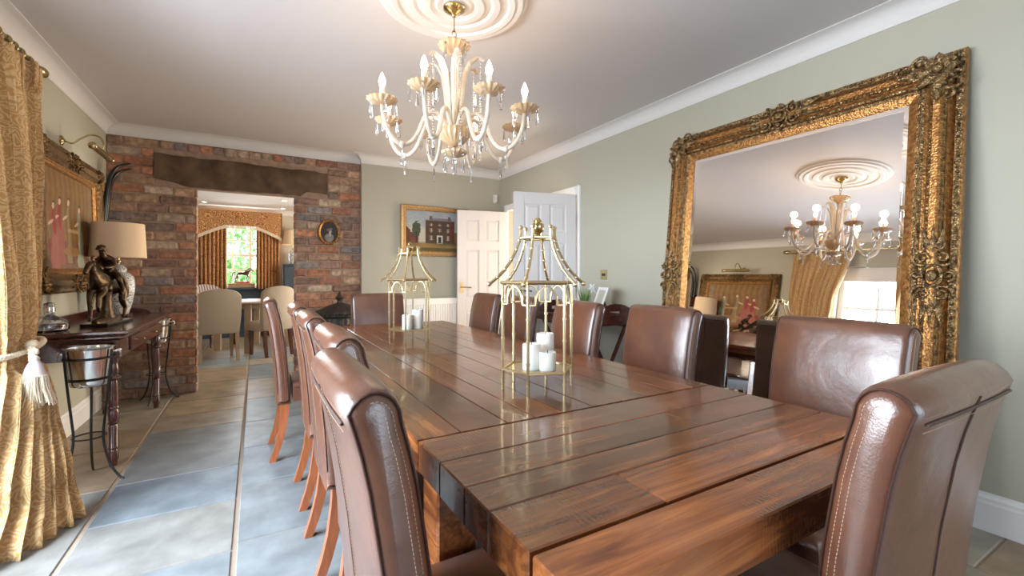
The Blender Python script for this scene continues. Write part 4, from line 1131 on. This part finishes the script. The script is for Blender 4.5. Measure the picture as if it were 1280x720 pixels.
m.prism([(CX0 + .016, CZ + .0003), (CX0 + .016, CZ + .05), (CX0 + .20, CZ + .05), (CX0 + .28, CZ + .046), (CX0 + .33, CZ + .028), (CX0 + .36, CZ + .0003)], CY1 - .02, CY1 - .005, 'y')
m.obj('gallery', M['dkwood'], cn, 30)
lp_ = [(.026, CZ - .17), (.026, CZ - .185), (.020, CZ - .195), (.024, CZ - .21), (.028, CZ - .235), (.026, CZ - .26), (.018, CZ - .27), (.030, CZ - .28), (.032, CZ - .288), (.030, CZ - .296), (.020, CZ - .305), (.022, CZ - .32), (.026, CZ - .42), (.024, CZ - .455), (.030, CZ - .46), (.030, CZ - .47), (.022, CZ - .475), (.024, CZ - .48), (.029, CZ - .49), (.028, CZ - .54), (.022, CZ - .55), (.029, CZ - .558), (.020, CZ - .57), (.024, CZ - .58), (.0235, CZ - .70), (.026, CZ - .705), (.026, CZ - .715), (.021, CZ - .72), (.024, CZ - .73), (.026, CZ - .775), (.020, CZ - .79), (.018, 0), (.001, 0)]
for x, y in ((CX1 - .085, CY0 + .085), (CX1 - .085, CY1 - .085), (CX0 + .07, CY0 + .085), (CX0 + .07, CY1 - .085)):
    m = MB(); m.lathe(lp_, 20, (x, y, 0))
    for k in range(12): a = 2 * PI * k / 12; m.sphere((x + .031 * math.cos(a), y + .031 * math.sin(a), CZ - .288), .006, 6, 4)
    m.obj('leg', M['dkwood'], cn, 50)

tl = thing('table_lamp', 'patterned ginger jar table lamp with cream drum shade on the console', 'table lamp', (-.95, 4.68, CZ))
m = MB(); m.box((-.075, -.075, .0005), (.075, .075, .022), .004); m.obj('plinth', M['dkwood'], tl, 30)
m = MB(); m.lathe([(.001, .022), (.062, .022), (.066, .03), (.085, .10), (.100, .19), (.104, .26), (.095, .315), (.070, .345), (.048, .355), (.048, .365), (.054, .372), (.05, .385), (.03, .41), (.012, .42), (.001, .421)], 36); m.obj('jar', M['china'], tl, 50)
m = MB(); m.tube([(0, 0, .415), (0, 0, .70)], .005, 8); m.sphere((0, 0, .44), .014, 10, 6); m.obj('stem', M['brass'], tl)
m = MB(); m.lathe([(.178, .47), (.164, .745), (.162, .745), (.176, .47)], 48, caps=False); m.loft([[(.178 * math.cos(2 * PI * k / 48), .178 * math.sin(2 * PI * k / 48), .47) for k in range(48)], [(.176 * math.cos(2 * PI * k / 48), .176 * math.sin(2 * PI * k / 48), .47) for k in range(48)]], True, False)
m.obj('lamp_shade', M['shade'], tl, 40)
m = MB()
for k in range(3): a = 2 * PI * k / 3; m.tube([(0, 0, .70), (.163 * math.cos(a), .163 * math.sin(a), .742)], .002, 5)
m.obj('shade_carrier', M['brass'], tl)

# bronze of a jockey on a galloping horse
def horse(parent, m_, s=1, gallop=True, name='horse'):
    """horse facing local +x; about .42 s long, stands with hooves at z = 0"""
    V = [(-.14, 0, .27), (-.05, 0, .265), (.06, 0, .262), (.13, 0, .275), (.185, 0, .335), (.225, 0, .385), (.245, 0, .40), (.29, 0, .355), (.318, 0, .325)]
    Rr = [(.052, .060), (.055, .060), (.056, .064), (.048, .058), (.026, .038), (.022, .030), (.022, .028), (.016, .020), (.013, .014)]
    E = [(i, i + 1) for i in range(8)]
    def limb(root, pts, rr):
        k = root
        for p, r in zip(pts, rr): V.append(p); Rr.append((r, r)); E.append((k, len(V) - 1)); k = len(V) - 1
    if gallop:
        limb(0, [(-.17, .035, .20), (-.135, .038, .125), (-.19, .038, .075), (-.17, .038, .010), (-.145, .038, .006)], [.038, .022, .014, .011, .013])
        limb(0, [(-.165, -.035, .20), (-.10, -.038, .13), (-.14, -.038, .08), (-.095, -.038, .02), (-.07, -.038, .014)], [.038, .022, .014, .011, .013])
        limb(3, [(.155, .035, .20), (.215, .036, .175), (.235, .036, .105), (.21, .036, .07)], [.030, .018, .012, .013])
        limb(3, [(.14, -.035, .19), (.155, -.036, .125), (.15, -.036, .06), (.155, -.036, .010), (.178, -.036, .006)], [.030, .018, .013, .011, .013])
    else:
        for sy in (-1, 1):
            limb(0, [(-.155, sy * .034, .20), (-.135 - .02 * sy, sy * .036, .135), (-.175 - .03 * sy, sy * .036, .085), (-.16 - .03 * sy, sy * .036, .012), (-.14 - .03 * sy, sy * .036, .006)], [.036, .021, .014, .011, .013])
        limb(3, [(.125, .034, .19), (.13, .036, .12), (.125, .036, .06), (.13, .036, .012), (.15, .036, .006)], [.028, .017, .013, .011, .013])
        limb(3, [(.14, -.034, .19), (.19, -.036, .15), (.185, -.036, .085), (.165, -.036, .07)], [.028, .017, .012, .013])
    V2 = [Vector(v) * s for v in V]; R2 = [(a * s, b * s) for a, b in Rr]
    h = skinned(name, V2, E, R2, m_, parent, 2, 1)
    m = MB(); m.M = Matrix.Scale(s, 4)
    for sy in (-1, 1): m.loft([[(.238 + .010 * math.cos(a), sy * .016 + .006 * math.sin(a), .42) for a in (0, 2, 4)], [(.240, sy * .018, .452), (.241, sy * .0185, .452), (.240, sy * .019, .452)]])
    for i in range(9):      # mane tufts
        f = i / 8; leafblob(m, .10 + .13 * f, .325 + .10 * f, 0, .055, .014, PI * .85, .012)
    m.obj('mane_and_ears', m_, h, 50)
    m = MB(); m.M = Matrix.Scale(s, 4)
    m.tube(smoothpts([(-.185, 0, .30), (-.225, 0, .31), (-.265, .005, .27), (-.285, .01, .20), (-.30, .01, .15)]), [.010, .012, .014, .016, .018, .02, .022, .022, .022, .02, .018, .012, .004], 7); m.obj('tail', m_, h, 60)
    return h
js = thing('jockey_statue', 'dark bronze statue of a jockey on a galloping horse on black base on console', 'statue', (-.86, 3.95, CZ))
js.rotation_euler = (0, 0, R(262)); js.scale = (.93, .93, .93)
m = MB(); m.box((-.23, -.075, .0005), (.20, .075, .022), .004); m.obj('base', M['black'], js, 30)
m = MB(); rings = []
for i in range(9):
    f = i / 8; x = -.21 + .40 * f; rr_ = .062 * math.sin(PI * (.08 + .84 * f)); hh = .022 + .018 + random.uniform(0, .03)
    rings.append([(x, -rr_, .0225), (x, -rr_ * .8, hh * .8), (x, 0, hh), (x, rr_ * .8, hh * .85), (x, rr_, .0225)])
m.loft(rings); m.tube([(0.0, 0, .03), (0.005, 0, .16), (0, 0, .24)], [.05, .028, .03], 8); m.obj('rocky_ground', M['bronze'], js, 60)
hh = horse(js, M['bronze'], 1.0); hh.location = (0, 0, .035)
V = [(-.03, 0, .36), (0, 0, .40), (.05, 0, .455), (.09, 0, .485), (.105, 0, .505), (.118, 0, .53),
     (.06, .045, .455), (.10, .062, .41), (.155, .030, .40), (.06, -.045, .455), (.10, -.062, .41), (.155, -.030, .40),
     (.02, .055, .35), (.055, .075, .33), (.02, .08, .27), (.0, .08, .225), (.035, .085, .215),
     (.02, -.055, .35), (.055, -.075, .33), (.02, -.08, .27), (.0, -.08, .225), (.035, -.085, .215)]
E_ = [(0, 1), (1, 2), (2, 3), (3, 4), (4, 5), (2, 6), (6, 7), (7, 8), (2, 9), (9, 10), (10, 11), (0, 12), (12, 13), (13, 14), (14, 15), (15, 16), (0, 17), (17, 18), (18, 19), (19, 20), (20, 21)]
RR = [.034, .034, .036, .026, .015, .027, .020, .015, .012, .020, .015, .012, .026, .021, .016, .011, .011, .026, .021, .016, .011, .011]
V = [(x - .03, y, z + .005) for x, y, z in V]
jk = skinned('jockey', V, E_, RR, M['bronze'], js, 2, 0)
m = MB(); m.lathe([(.030, .53), (.031, .545), (.024, .562), (.008, .570), (.001, .571)], 14, (.088, 0, 0)); m.box((.108, -.018, .533), (.138, .018, .538), .002); m.obj('riding_cap', M['bronze'], jk, 50)

de = thing('decanter', 'squat cut glass decanter with silver collar on the console beside the curtain', 'decanter', (-1.04, 3.60, CZ + .0005))
m = MB(); m.lathe([(.001, 0), (.075, 0), (.085, .012), (.088, .035), (.075, .06), (.045, .08), (.024, .095), (.021, .125), (.021, .135), (.017, .135), (.017, .10), (.04, .074), (.07, .054), (.080, .035), (.076, .014), (.001, .012)], 32, rip=(16, .02, .088)); m.obj('bottle', M['crystal'], de, 50)
m = MB(); m.lathe([(.0225, .115), (.026, .118), (.026, .143), (.0225, .146), (.0215, .146), (.0215, .115)], 24, caps=False); m.obj('collar', M['steel'], de, 40)
m = MB(); m.lathe([(.001, .12), (.015, .125), (.016, .146), (.026, .15), (.024, .165), (.001, .172)], 12); m.obj('stopper', M['crystal'], de, 30)

# ------------------------------------------------------------------ wine coolers on iron stands
def cooler(loc, rz, l1, l2, ladd):
    s = thing('cooler_stand', l1, 'stand', loc, rz, 'black iron cooler stands')
    for k in range(3):
        a = 2 * PI * k / 3; m = MB(); pr = [(.110, .735), (.106, .66), (.094, .52), (.078, .36), (.070, .27), (.076, .19), (.104, .09), (.150, .02), (.172, .006)]
        m.tube(smoothpts([(r_ * math.cos(a), r_ * math.sin(a), z_) for r_, z_ in pr], 3), .0062, 8); m.obj('leg', M['iron'], s)
    for r_, z_ in ((.1085, .69), (.0945, .575), (.0715, .25)):
        m = MB(); m.tube([(r_ * math.cos(2 * PI * k / 32), r_ * math.sin(2 * PI * k / 32), z_) for k in range(32)], .0045, 6, True); m.obj('hoop', M['iron'], s)
    b = thing('wine_cooler', l2, 'ice bucket', (loc[0], loc[1], loc[2] + .535), rz, 'steel wine coolers in iron stands')
    m = MB(); m.lathe([(.001, .006), (.074, 0), (.079, .004), (.083, .02), (.090, .09), (.0985, .17), (.101, .205), (.114, .214), (.116, .219), (.112, .221), (.098, .212), (.095, .17), (.086, .08), (.076, .012), (.001, .012)], 40); m.obj('bucket', M['steel'], b, 50)
    for a in (PI * ladd, PI * (1 + ladd)):
        m = MB(); c, s_ = math.cos(a), math.sin(a); m.tube([(.098 * c, .098 * s_, .18), (.122 * c, .122 * s_, .185)], .008, 8); m.sphere((.124 * c, .124 * s_, .185), .0125, 8, 6)
        m.tube([(.130 * c + .017 * math.sin(t_) * -s_, .130 * s_ + .017 * math.sin(t_) * c, .163 + .02 * math.cos(t_)) for t_ in [2 * PI * k / 18 for k in range(18)]], .0032, 6, True)
        m.obj('ring_handle', M['steel'], b)
cooler((-.80, 3.33, 0), R(-22), 'black iron three legged stand in front of the mahogany console holding a cooler', 'polished steel wine cooler with ring handles in the stand before the console', .1667)
cooler((-.78, 5.13, 0), R(20), 'black iron three legged stand behind the mahogany console against the brick', 'steel wine cooler hidden behind the console, only its ring handle showing', -.05)

# ------------------------------------------------------------------ curtain with tie-back, pole, picture light, horns
def keyed(z, keys):
    for (z0, a), (z1, b) in zip(keys, keys[1:]):
        if z >= z1: f = (z - z1) / (z0 - z1); f = f * f * (3 - 2 * f); return [q + (p - q) * f for p, q in zip(a, b)]
    return list(keys[-1][1])
CK = [(2.27, (-1.06, 2.75, -1.06, 3.45, .030)), (1.6, (-1.05, 2.88, -1.05, 3.46, .035)), (1.0, (-1.04, 2.93, -1.03, 3.40, .034)), (.78, (-1.03, 2.92, -1.02, 3.33, .03)), (.5, (-1.01, 2.78, -.90, 3.13, .04)), (.2, (-1.0, 2.62, -.80, 2.98, .05)), (0.004, (-1.0, 2.42, -.74, 2.92, .05))]
def cur(u, v, back=0):
    z = 2.27 - (2.27 - .004) * v; x0, y0, x1, y1, am_ = keyed(z, CK)
    f = 7
    ph = u * f * 2 * PI; dx, dy = x1 - x0, y1 - y0; L = math.hypot(dx, dy); nx, ny = dy / L, -dx / L
    o = am_ * (math.sin(ph) + .3 * math.sin(ph * 2.3 + z * 3) + .25 * math.sin(u * 3 + z * 2.2)); us = u + .018 * math.sin(ph * 2)
    bulge = .05 * math.sin(PI * u) * (1 if z < .7 else .3) * (0 if .7 < z < .85 else 1)
    return (x0 + dx * us + nx * (o + bulge), y0 + dy * us + ny * (o + bulge), z + .0)
m = MB(); m.grid(lambda u, v: cur(u, v), 140, 90); o = m.obj('curtain', M['damask'], None, 80, False)
sm = o.modifiers.new('thickness', 'SOLIDIFY'); sm.thickness = .004
tag(o, 'gold paisley damask floor length curtain gathered by a tasselled rope', 'curtain')
hd = MB()   # pinch-pleat heading sewn on top
for i in range(8):
    u = (i + .25) / 8 * .93 + .03; p = cur(u, 0)
    for q in (-.012, 0, .012): hd.tube([(p[0] + .01, p[1] + q * .5, 2.27), (p[0] + .012, p[1] + q, 2.20), (p[0] + .008, p[1] + q * 1.6, 2.13)], [.008, .007, .002], 6)
hd.obj('pinch_pleats', M['damask'], o, 60)
po = thing('curtain_pole', 'brass curtain pole with acorn finial and rings over the window', 'curtain pole')
m = MB(); m.tube([(-1.06, -.2, 2.315), (-1.06, 3.50, 2.315)], .014, 14); m.obj('rod', M['brass'], po)
for y, sg in ((3.50, 1), (-.2, -1)):
    m = MB(); m.lathe([(.014, -.004), (.02, 0), (.016, .01), (.024, .022), (.030, .045), (.029, .07), (.02, .095), (.008, .108), (.001, .11)], 20); o2 = m.obj('finial', M['brass'], po, 50); o2.location = (-1.06, y, 2.315); o2.rotation_euler = (-sg * PI / 2, 0, 0)
for i in range(8):
    u = (i + .25) / 8 * .93 + .03; p = cur(u, 0); m = MB(); m.tube([(-1.06 + .024 * math.cos(t_), p[1], 2.305 + .026 * math.sin(t_)) for t_ in [2 * PI * k / 20 for k in range(20)]], .0038, 6, True); m.obj('curtain_ring', M['brass'], po)
for y in (3.475, .0):
    m = MB(); m.tube([(XL, y, 2.315), (-1.08, y, 2.315)], .008, 8); m.lathe([(.001, 0), (.03, 0), (.028, .008), (.01, .012), (.001, .012)], 16); m.obj('bracket', M['brass'], po)
    m2 = po.children[-1]; 
tb = thing('tieback_tassel', 'cream rope tie-back with lilac topped tassel on the gold curtain', 'curtain tie-back')
m = MB(); cx, cy = -1.025, 3.125
pts = [(cx + .085 * math.cos(a), cy + .175 * math.sin(a), .80 - .02 * math.cos(a)) for a in [2 * PI * k / 40 for k in range(40)]]
def twist(mb, pts, r, closed):
    P = [Vector(p) for p in pts]; n = len(P)
    for ph in (0, 2 * PI / 3, 4 * PI / 3):
        q = []
        for i in range(n):
            t_ = (P[(i + 1) % n] - P[i - 1]).normalized() if closed or 0 < i < n - 1 else (P[min(i + 1, n - 1)] - P[max(i - 1, 0)]).normalized()
            up = Vector((0, 0, 1)) if abs(t_.z) < .8 else Vector((1, 0, 0)); s_ = t_.cross(up).normalized(); w_ = s_.cross(t_); a = ph + i * 1.05
            q.append(P[i] + s_ * (r * .55 * math.cos(a)) + w_ * (r * .55 * math.sin(a)))
        mb.tube(q, r * .62, 6, closed)
fine = []
for i in range(160):
    a = 2 * PI * i / 160; fine.append((cx + .075 * math.cos(a), cy + .225 * math.sin(a), .79 + .02 * math.sin(a)))
twist(m, fine, .013, True)
kn = Vector((-.945, 3.06, .805)); tp = Vector((-.905, 2.96, .745))
twist(m, [kn.lerp(tp, i / 14) + Vector((.01 * math.sin(i), 0, .01 * math.sin(PI * i / 14))) for i in range(15)], .013, False)
twist(m, [kn.lerp(tp, i / 14) + Vector((-.012, .01, .018 * math.sin(PI * i / 14))) for i in range(15)], .012, False)
m.sphere(kn, (.028, .034, .03), 10, 7); m.obj('rope', M['rope'], tb, 60)
m = MB(); m.lathe([(.001, .02), (.014, .018), (.018, .008), (.014, 0), (.022, -.012), (.032, -.035), (.040, -.065), (.044, -.075), (.001, -.075)], 20, tuple(tp)); m.obj('tassel_head', M['silk'], tb, 50)
m = MB(); rnd = random.Random(2)
for i in range(330):
    a = rnd.uniform(0, 2 * PI); q = .045 * math.sqrt(rnd.random()); L = rnd.uniform(.12, .15); k = 1 + rnd.uniform(.3, 1.0)
    m.tube([(tp.x + q * math.cos(a), tp.y + q * math.sin(a), tp.z - .068), (tp.x + q * 1.25 * math.cos(a), tp.y + q * 1.25 * math.sin(a), tp.z - .068 - L * .5), (tp.x + q * k * math.cos(a) + rnd.uniform(-.006, .006), tp.y + q * k * math.sin(a) + rnd.uniform(-.006, .006), tp.z - .068 - L)], .0026, 4)
fr = m.obj('fringe', M['rope'], tb, 0)

pll = thing('picture_light', 'brass swan neck picture light on the sage wall above the salon painting', 'picture light', (XL, 4.25, 2.09))
m = MB(); m.M = Matrix.Rotation(PI / 2, 4, 'Y'); m.lathe([(.001, 0), (.034, 0), (.033, .008), (.02, .014), (.012, .022), (.001, .022)], 20); m.M = None
m.obj('wall_rose', M['brass'], pll, 50)
m = MB(); m.tube(smoothpts([(.02, 0, 0), (.06, 0, -.012), (.10, 0, .025), (.15, 0, .06), (.20, 0, .055), (.225, 0, .01), (.22, 0, -.04)], 5), .006, 8); m.obj('swan_neck', M['brass'], pll)
m = MB(); m.tube([(.215, -.21, -.058), (.215, .21, -.058)], .022, 14); m.obj('lamp_tube', M['brass'], pll)
for sg in (-1, 1):
    m = MB(); m.sphere((.215, sg * .212, -.058), (.025, .014, .025), 12, 8); m.obj('end_cap', M['brass'], pll)
# dark curved horns above the lamp
hn = thing('mounted_horns', 'pair of black curved horns on the sage wall in the corner above the table lamp', 'horns', (XL + .019, 5.09, 1.60))
hn.rotation_euler = (0, 0, PI / 2)
m = MB(); m.box((-.055, -.006, -.16), (.055, .018, .06), .012); m.obj('plaque', M['dkwood'], hn, 40)
for k, (dx, sc_) in enumerate(((-.02, 1.0), (.028, .93))):
    m = MB(); pts = smoothpts([(dx, -.02, 0), (dx - .012, -.035, .15 * sc_), (dx - .01, -.05, .30 * sc_), (dx + .006, -.07, .42 * sc_), (dx + .03, -.11, .50 * sc_), (dx + .06, -.17, .54 * sc_), (dx + .07, -.19, .542 * sc_)], 5)
    n_ = len(pts); m.tube(pts, [.021 * (1 - .8 * (i / (n_ - 1)) ** 1.6) + .001 * (i % 2) for i in range(n_)], 10); m.obj('horn', M['horn'], hn, 60)

# cast iron stove-urn beside the doorway
ur = thing('cast_iron_urn', 'black ornate cast iron lidded urn with finial before the brick wall', 'urn', (.78, 5.0, 0))
m = MB(); m.lathe([(.001, 0), (.17, 0), (.17, .03), (.13, .05), (.07, .09), (.05, .2), (.06, .3), (.05, .4), (.09, .46), (.15, .50)], 36); m.obj('pedestal', M['castiron'], ur, 50)
m = MB(); m.lathe([(.001, .50), (.13, .50), (.17, .54), (.185, .60), (.18, .66), (.172, .70), (.19, .715), (.205, .725), (.205, .74), (.19, .742)], 48, rip=(24, .035, .2)); m.obj('bowl', M['castiron'], ur, 50)
m = MB(); m.lathe([(.001, .7425), (.235, .7425), (.245, .755), (.235, .77), (.19, .79), (.155, .81), (.10, .835), (.05, .85), (.03, .86), (.025, .88), (.04, .90), (.045, .915), (.03, .93), (.018, .945), (.012, .97), (.001, .985)], 48, rip=(16, .05, .24)); m.obj('lid', M['castiron'], ur, 50)
m = MB()
for sx in (-1, 1): m.tube(smoothpts([(sx * .18, 0, .66), (sx * .25, 0, .69), (sx * .26, 0, .62), (sx * .19, 0, .57)], 5), .012, 8)
m.obj('handle', M['castiron'], ur)
m = MB()
for k in range(16):
    a = 2 * PI * k / 16; m.sphere((.185 * math.cos(a), .185 * math.sin(a), .61), (.022, .022, .03), 7, 5)
m.obj('relief_boss', M['castiron'], ur, 60)

# ------------------------------------------------------------------ the room beyond the brick doorway
m = MB(); m.box((-.92, KY - .02, 0), (.43, KY, .884), 0)
for x in (-.80, -.5, -.2, .1): m.box((x, KY - .032, .16), (x + .24, KY - .0201, .80), .005)
m.box((-.92, KY - .035, 0), (.43, KY - .0202, .14), .004); struct(m, 'trim_5', M['navy'])
def cabinet(x0, x1, label):
    c = thing('tall_cabinet', label, 'cabinet', (x0, KY - .42, 0), 0); W = x1 - x0
    m = MB(); m.box((0, .02, .06), (W, .418, 1.33), .003); m.box((.01, .04, 0), (W - .01, .418, .06), 0); m.obj('body', M['navy'], c, 20)
    m = MB(); m.box((-.01, -.01, 1.33), (W + .01, .418, 1.36), .004); m.obj('top', M['navy'], c, 20)
    for i in range(2):
        a = W / 2 * i + .012; b = W / 2 * (i + 1) - .012; m = MB()
        m.box((a, 0, .08), (a + .06, .019, 1.31), .003); m.box((b - .06, 0, .08), (b, .019, 1.31), .003); m.box((a + .06, 0, .08), (b - .06, .019, .15), .003); m.box((a + .06, 0, 1.24), (b - .06, .019, 1.31), .003); m.box((a + .06, .01, .15), (b - .06, .019, 1.24), 0)
        d = m.obj('door', M['navy'], c, 20)
        m = MB(); hx = b - .03 if i == 0 else a + .03; m.tube([(hx, 0, .72), (hx, -.015, .72)], .004, 8); m.sphere((hx, -.02, .72), .011, 8, 6); m.obj('knob', M['brass'], d)
    return c
cabinet(.46, 1.36, 'dark blue panelled cabinet under the lamp by the far window')
cabinet(-1.85, -.95, 'dark blue cabinet at the left edge of the doorway view')
def far_lamp(x, label):
    t_ = thing('table_lamp', label, 'table lamp', (x, KY - .24, 1.3605))
    m = MB(); m.lathe([(.001, 0), (.06, 0), (.08, .06), (.09, .14), (.085, .21), (.05, .26), (.03, .27), (.035, .29), (.01, .32), (.001, .32)], 24); m.obj('jar', M['china'], t_, 50)
    m = MB(); m.tube([(0, 0, .31), (0, 0, .60)], .005, 6); m.obj('stem', M['brass'], t_)
    m = MB(); m.lathe([(.20, .37), (.17, .64), (.168, .64), (.198, .37)], 32, caps=False); m.obj('lamp_shade', M['shade'], t_, 40)
    m = MB(); m.sphere((0, 0, .50), .03, 10, 8); m.obj('bulb', M['bulb'], t_, 60)
far_lamp(.64, 'white jar lamp with cream shade on the dark blue cabinet beyond the doorway')
far_lamp(-1.14, 'white jar lamp at the far left edge of the view through the doorway')
def sill_curtain(x0, x1, label):
    m = MB()
    def f(u, v):
        x = x0 + (x1 - x0) * u; return (x, KY - .20 + .028 * math.sin(u * 7 * 2 * PI) * (.7 + .3 * v) + .01 * math.sin(u * 9 + v * 3), 2.16 - 1.262 * v)
    m.grid(f, 84, 12); o_ = m.obj('patterned_curtain', M['paisley'], None, 80, False); s_ = o_.modifiers.new('thickness', 'SOLIDIFY'); s_.thickness = .004; tag(o_, label, 'curtain', 'rust patterned curtains at the far window')
sill_curtain(-.86, -.44, 'rust patterned curtain on the side nearer the beige chair at the far window')
sill_curtain(.02, .40, 'rust patterned curtain beside the lamp at the far window')
pv = thing('pelmet', 'shaped rust patterned pelmet with fringe over the far window', 'pelmet', (-.225, KY - .30, 0))
def pelz(u):
    q = abs(u - .5) * 2; return 2.04 - .20 * (max(0, (q - .35) / .65) ** 1.2 if q > .35 else 0)
m = MB(); n_ = 30; rings = []
for i in range(n_ + 1):
    u = i / n_; x = -.66 + 1.32 * u; zb = pelz(u); rings.append([(x, 0, zb), (x, 0, 2.31), (x, .02, 2.31), (x, .02, zb)])
m.loft(rings)
for sg in (-1, 1): m.box((sg * .66 - .01, .0, 1.845), (sg * .66 + .01, .295, 2.31), 0)
m.obj('valance', M['paisley'], pv, 30)
m = MB()
for i in range(90):
    u = (i + .5) / 90; x = -.66 + 1.32 * u; m.box((x - .0065, -.006, pelz(u) - .055), (x + .0065, .012, pelz(u) + .006), .003)
m.obj('fringe', M['rope'], pv, 0)
bx_ = thing('trinket_box', 'tan wooden box on the far window sill below the horse figure', 'box', (-.21, KY - .085, .9205))
m = MB(); m.box((-.21, -.06, 0), (.21, .06, .065), .006); m.obj('body', M['wicker'], bx_, 30); m = MB(); m.box((-.22, -.066, .0652), (.22, .066, .082), .006); m.obj('lid', M['wicker'], bx_, 30)
hf = thing('horse_figure', 'small dark horse figure on red base in front of the far window', 'figurine', (-.20, KY - .085, 1.003))
m = MB(); m.box((-.10, -.045, 0), (.12, .045, .03), .006); m.obj('base', M['reds'], hf, 30)
h2 = horse(hf, M['bronze'], .56, False); h2.location = (0, 0, .030)
rt = thing('round_table', 'round wooden table with square legs beyond the brick doorway', 'table', (-.03, 8.12, 0))
m = MB(); m.lathe([(.001, .722), (.585, .722), (.60, .73), (.60, .745), (.59, .752), (.001, .752)], 48); m.obj('tabletop', M['oak'], rt, 40)
m = MB(); m.lathe([(.44, .65), (.47, .65), (.47, .7219), (.44, .7219)], 40, caps=False); m.obj('apron', M['oak'], rt, 40)
for k in range(4):
    a = R(-97 + 90 * k); m = MB(); m.M = Matrix.Translation((.47 * math.cos(a), .47 * math.sin(a), 0)) @ Matrix.Rotation(a, 4, 'Z'); m.box((-.045, -.045, 0), (.045, .045, .7215), .004); m.obj('leg', M['oak'], rt, 30)
def kitchen_chair(loc, rz, label, fab, wood, W, Hb, oval=False):
    c = thing('upholstered_chair', label, 'chair', loc, rz, 'upholstered chairs around the round table')
    hw = W / 2; n_ = 16
    def outline(k):
        p = [(-hw * .92 + k, .36 + k), (-hw + k, .6), (-hw + k, Hb - hw * .55)]
        for i in range(n_ + 1): a = PI - PI * i / n_; p.append(((hw - k) * math.cos(a), Hb - hw * .55 + (hw * .55 - k) * math.sin(a) ** .8))
        return p + [(hw - k, .6), (hw * .92 - k, .36 + k)]
    m = MB(); rings = []
    for k, y in ((.02, -.035), (.004, -.030), (0, -.015), (0, .015), (.004, .030), (.02, .036), (.07, .044)):
        rings.append([(x, -.20 + y - .12 * max(0, z - .4) + .05 * (x / hw) ** 2, z) for x, z in outline(k)])
    m.loft(rings); m.obj('backrest', fab, c, 50)
    m = MB(); rings = []
    for k, z in ((0, .36), (0, .44), (.01, .47), (.05, .49)): rings.append([(x * (hw - k), y, z) for x, y in ((-.92, -.165), (-1, .15), (-.93, .24 - k), (.93, .24 - k), (1, .15), (.92, -.165))])
    m.loft(rings); m.obj('seat', fab, c, 50)
    for sg in (-1, 1):
        m = MB(); x = sg * (hw - .05); m.loft([[(x + i * q, .19 + j * q, z) for i, j in ((-1, -1), (1, -1), (1, 1), (-1, 1))] for z, q in ((0, .016), (.36, .025))]); m.obj('leg', wood, c, 30)
        m = MB(); m.loft([[(x + i * q, yy + j * q, z) for i, j in ((-1, -1), (1, -1), (1, 1), (-1, 1))] for z, q, yy in ((0, .017, -.25), (.2, .021, -.21), (.37, .024, -.19))]); m.obj('leg', wood, c, 30)
    return c
kitchen_chair((-.455, 7.26, 0), R(12), 'oatmeal upholstered chair with rounded back seen from behind through the doorway', M['beige'], M['oak'], .52, .97)
kitchen_chair((.20, 7.36, 0), R(25), 'upholstered chair at the doorway right edge, half hidden by leather chairs', M['beige'], M['dkwood'], .46, 1.0)
kitchen_chair((-.56, 8.72, 0), R(-140), 'striped upholstered chair on the far side of the round table', M['stripe'], M['dkwood'], .50, 1.0)
for x, y, lab in ((-.74, 9.1, 'recessed ceiling downlight at the left of the doorway view'), (.42, 8.3, 'recessed ceiling downlight nearest the lintel beyond the doorway'), (.45, 9.3, 'recessed ceiling downlight above the lamp and dark blue cabinet')):
    d = thing('recessed_downlight', lab, 'downlight', (x, y, KZ), 0, 'downlights beyond the doorway')
    m = MB(); m.lathe([(.032, -.004), (.048, -.006), (.05, -.001), (.032, -.001)], 24, caps=False); m.obj('bezel', M['white'], d, 40)
    m = MB(); m.lathe([(.001, -.003), (.032, -.003), (.032, -.001), (.001, -.001)], 20); m.obj('lamp_face', M['spot'], d, 40)
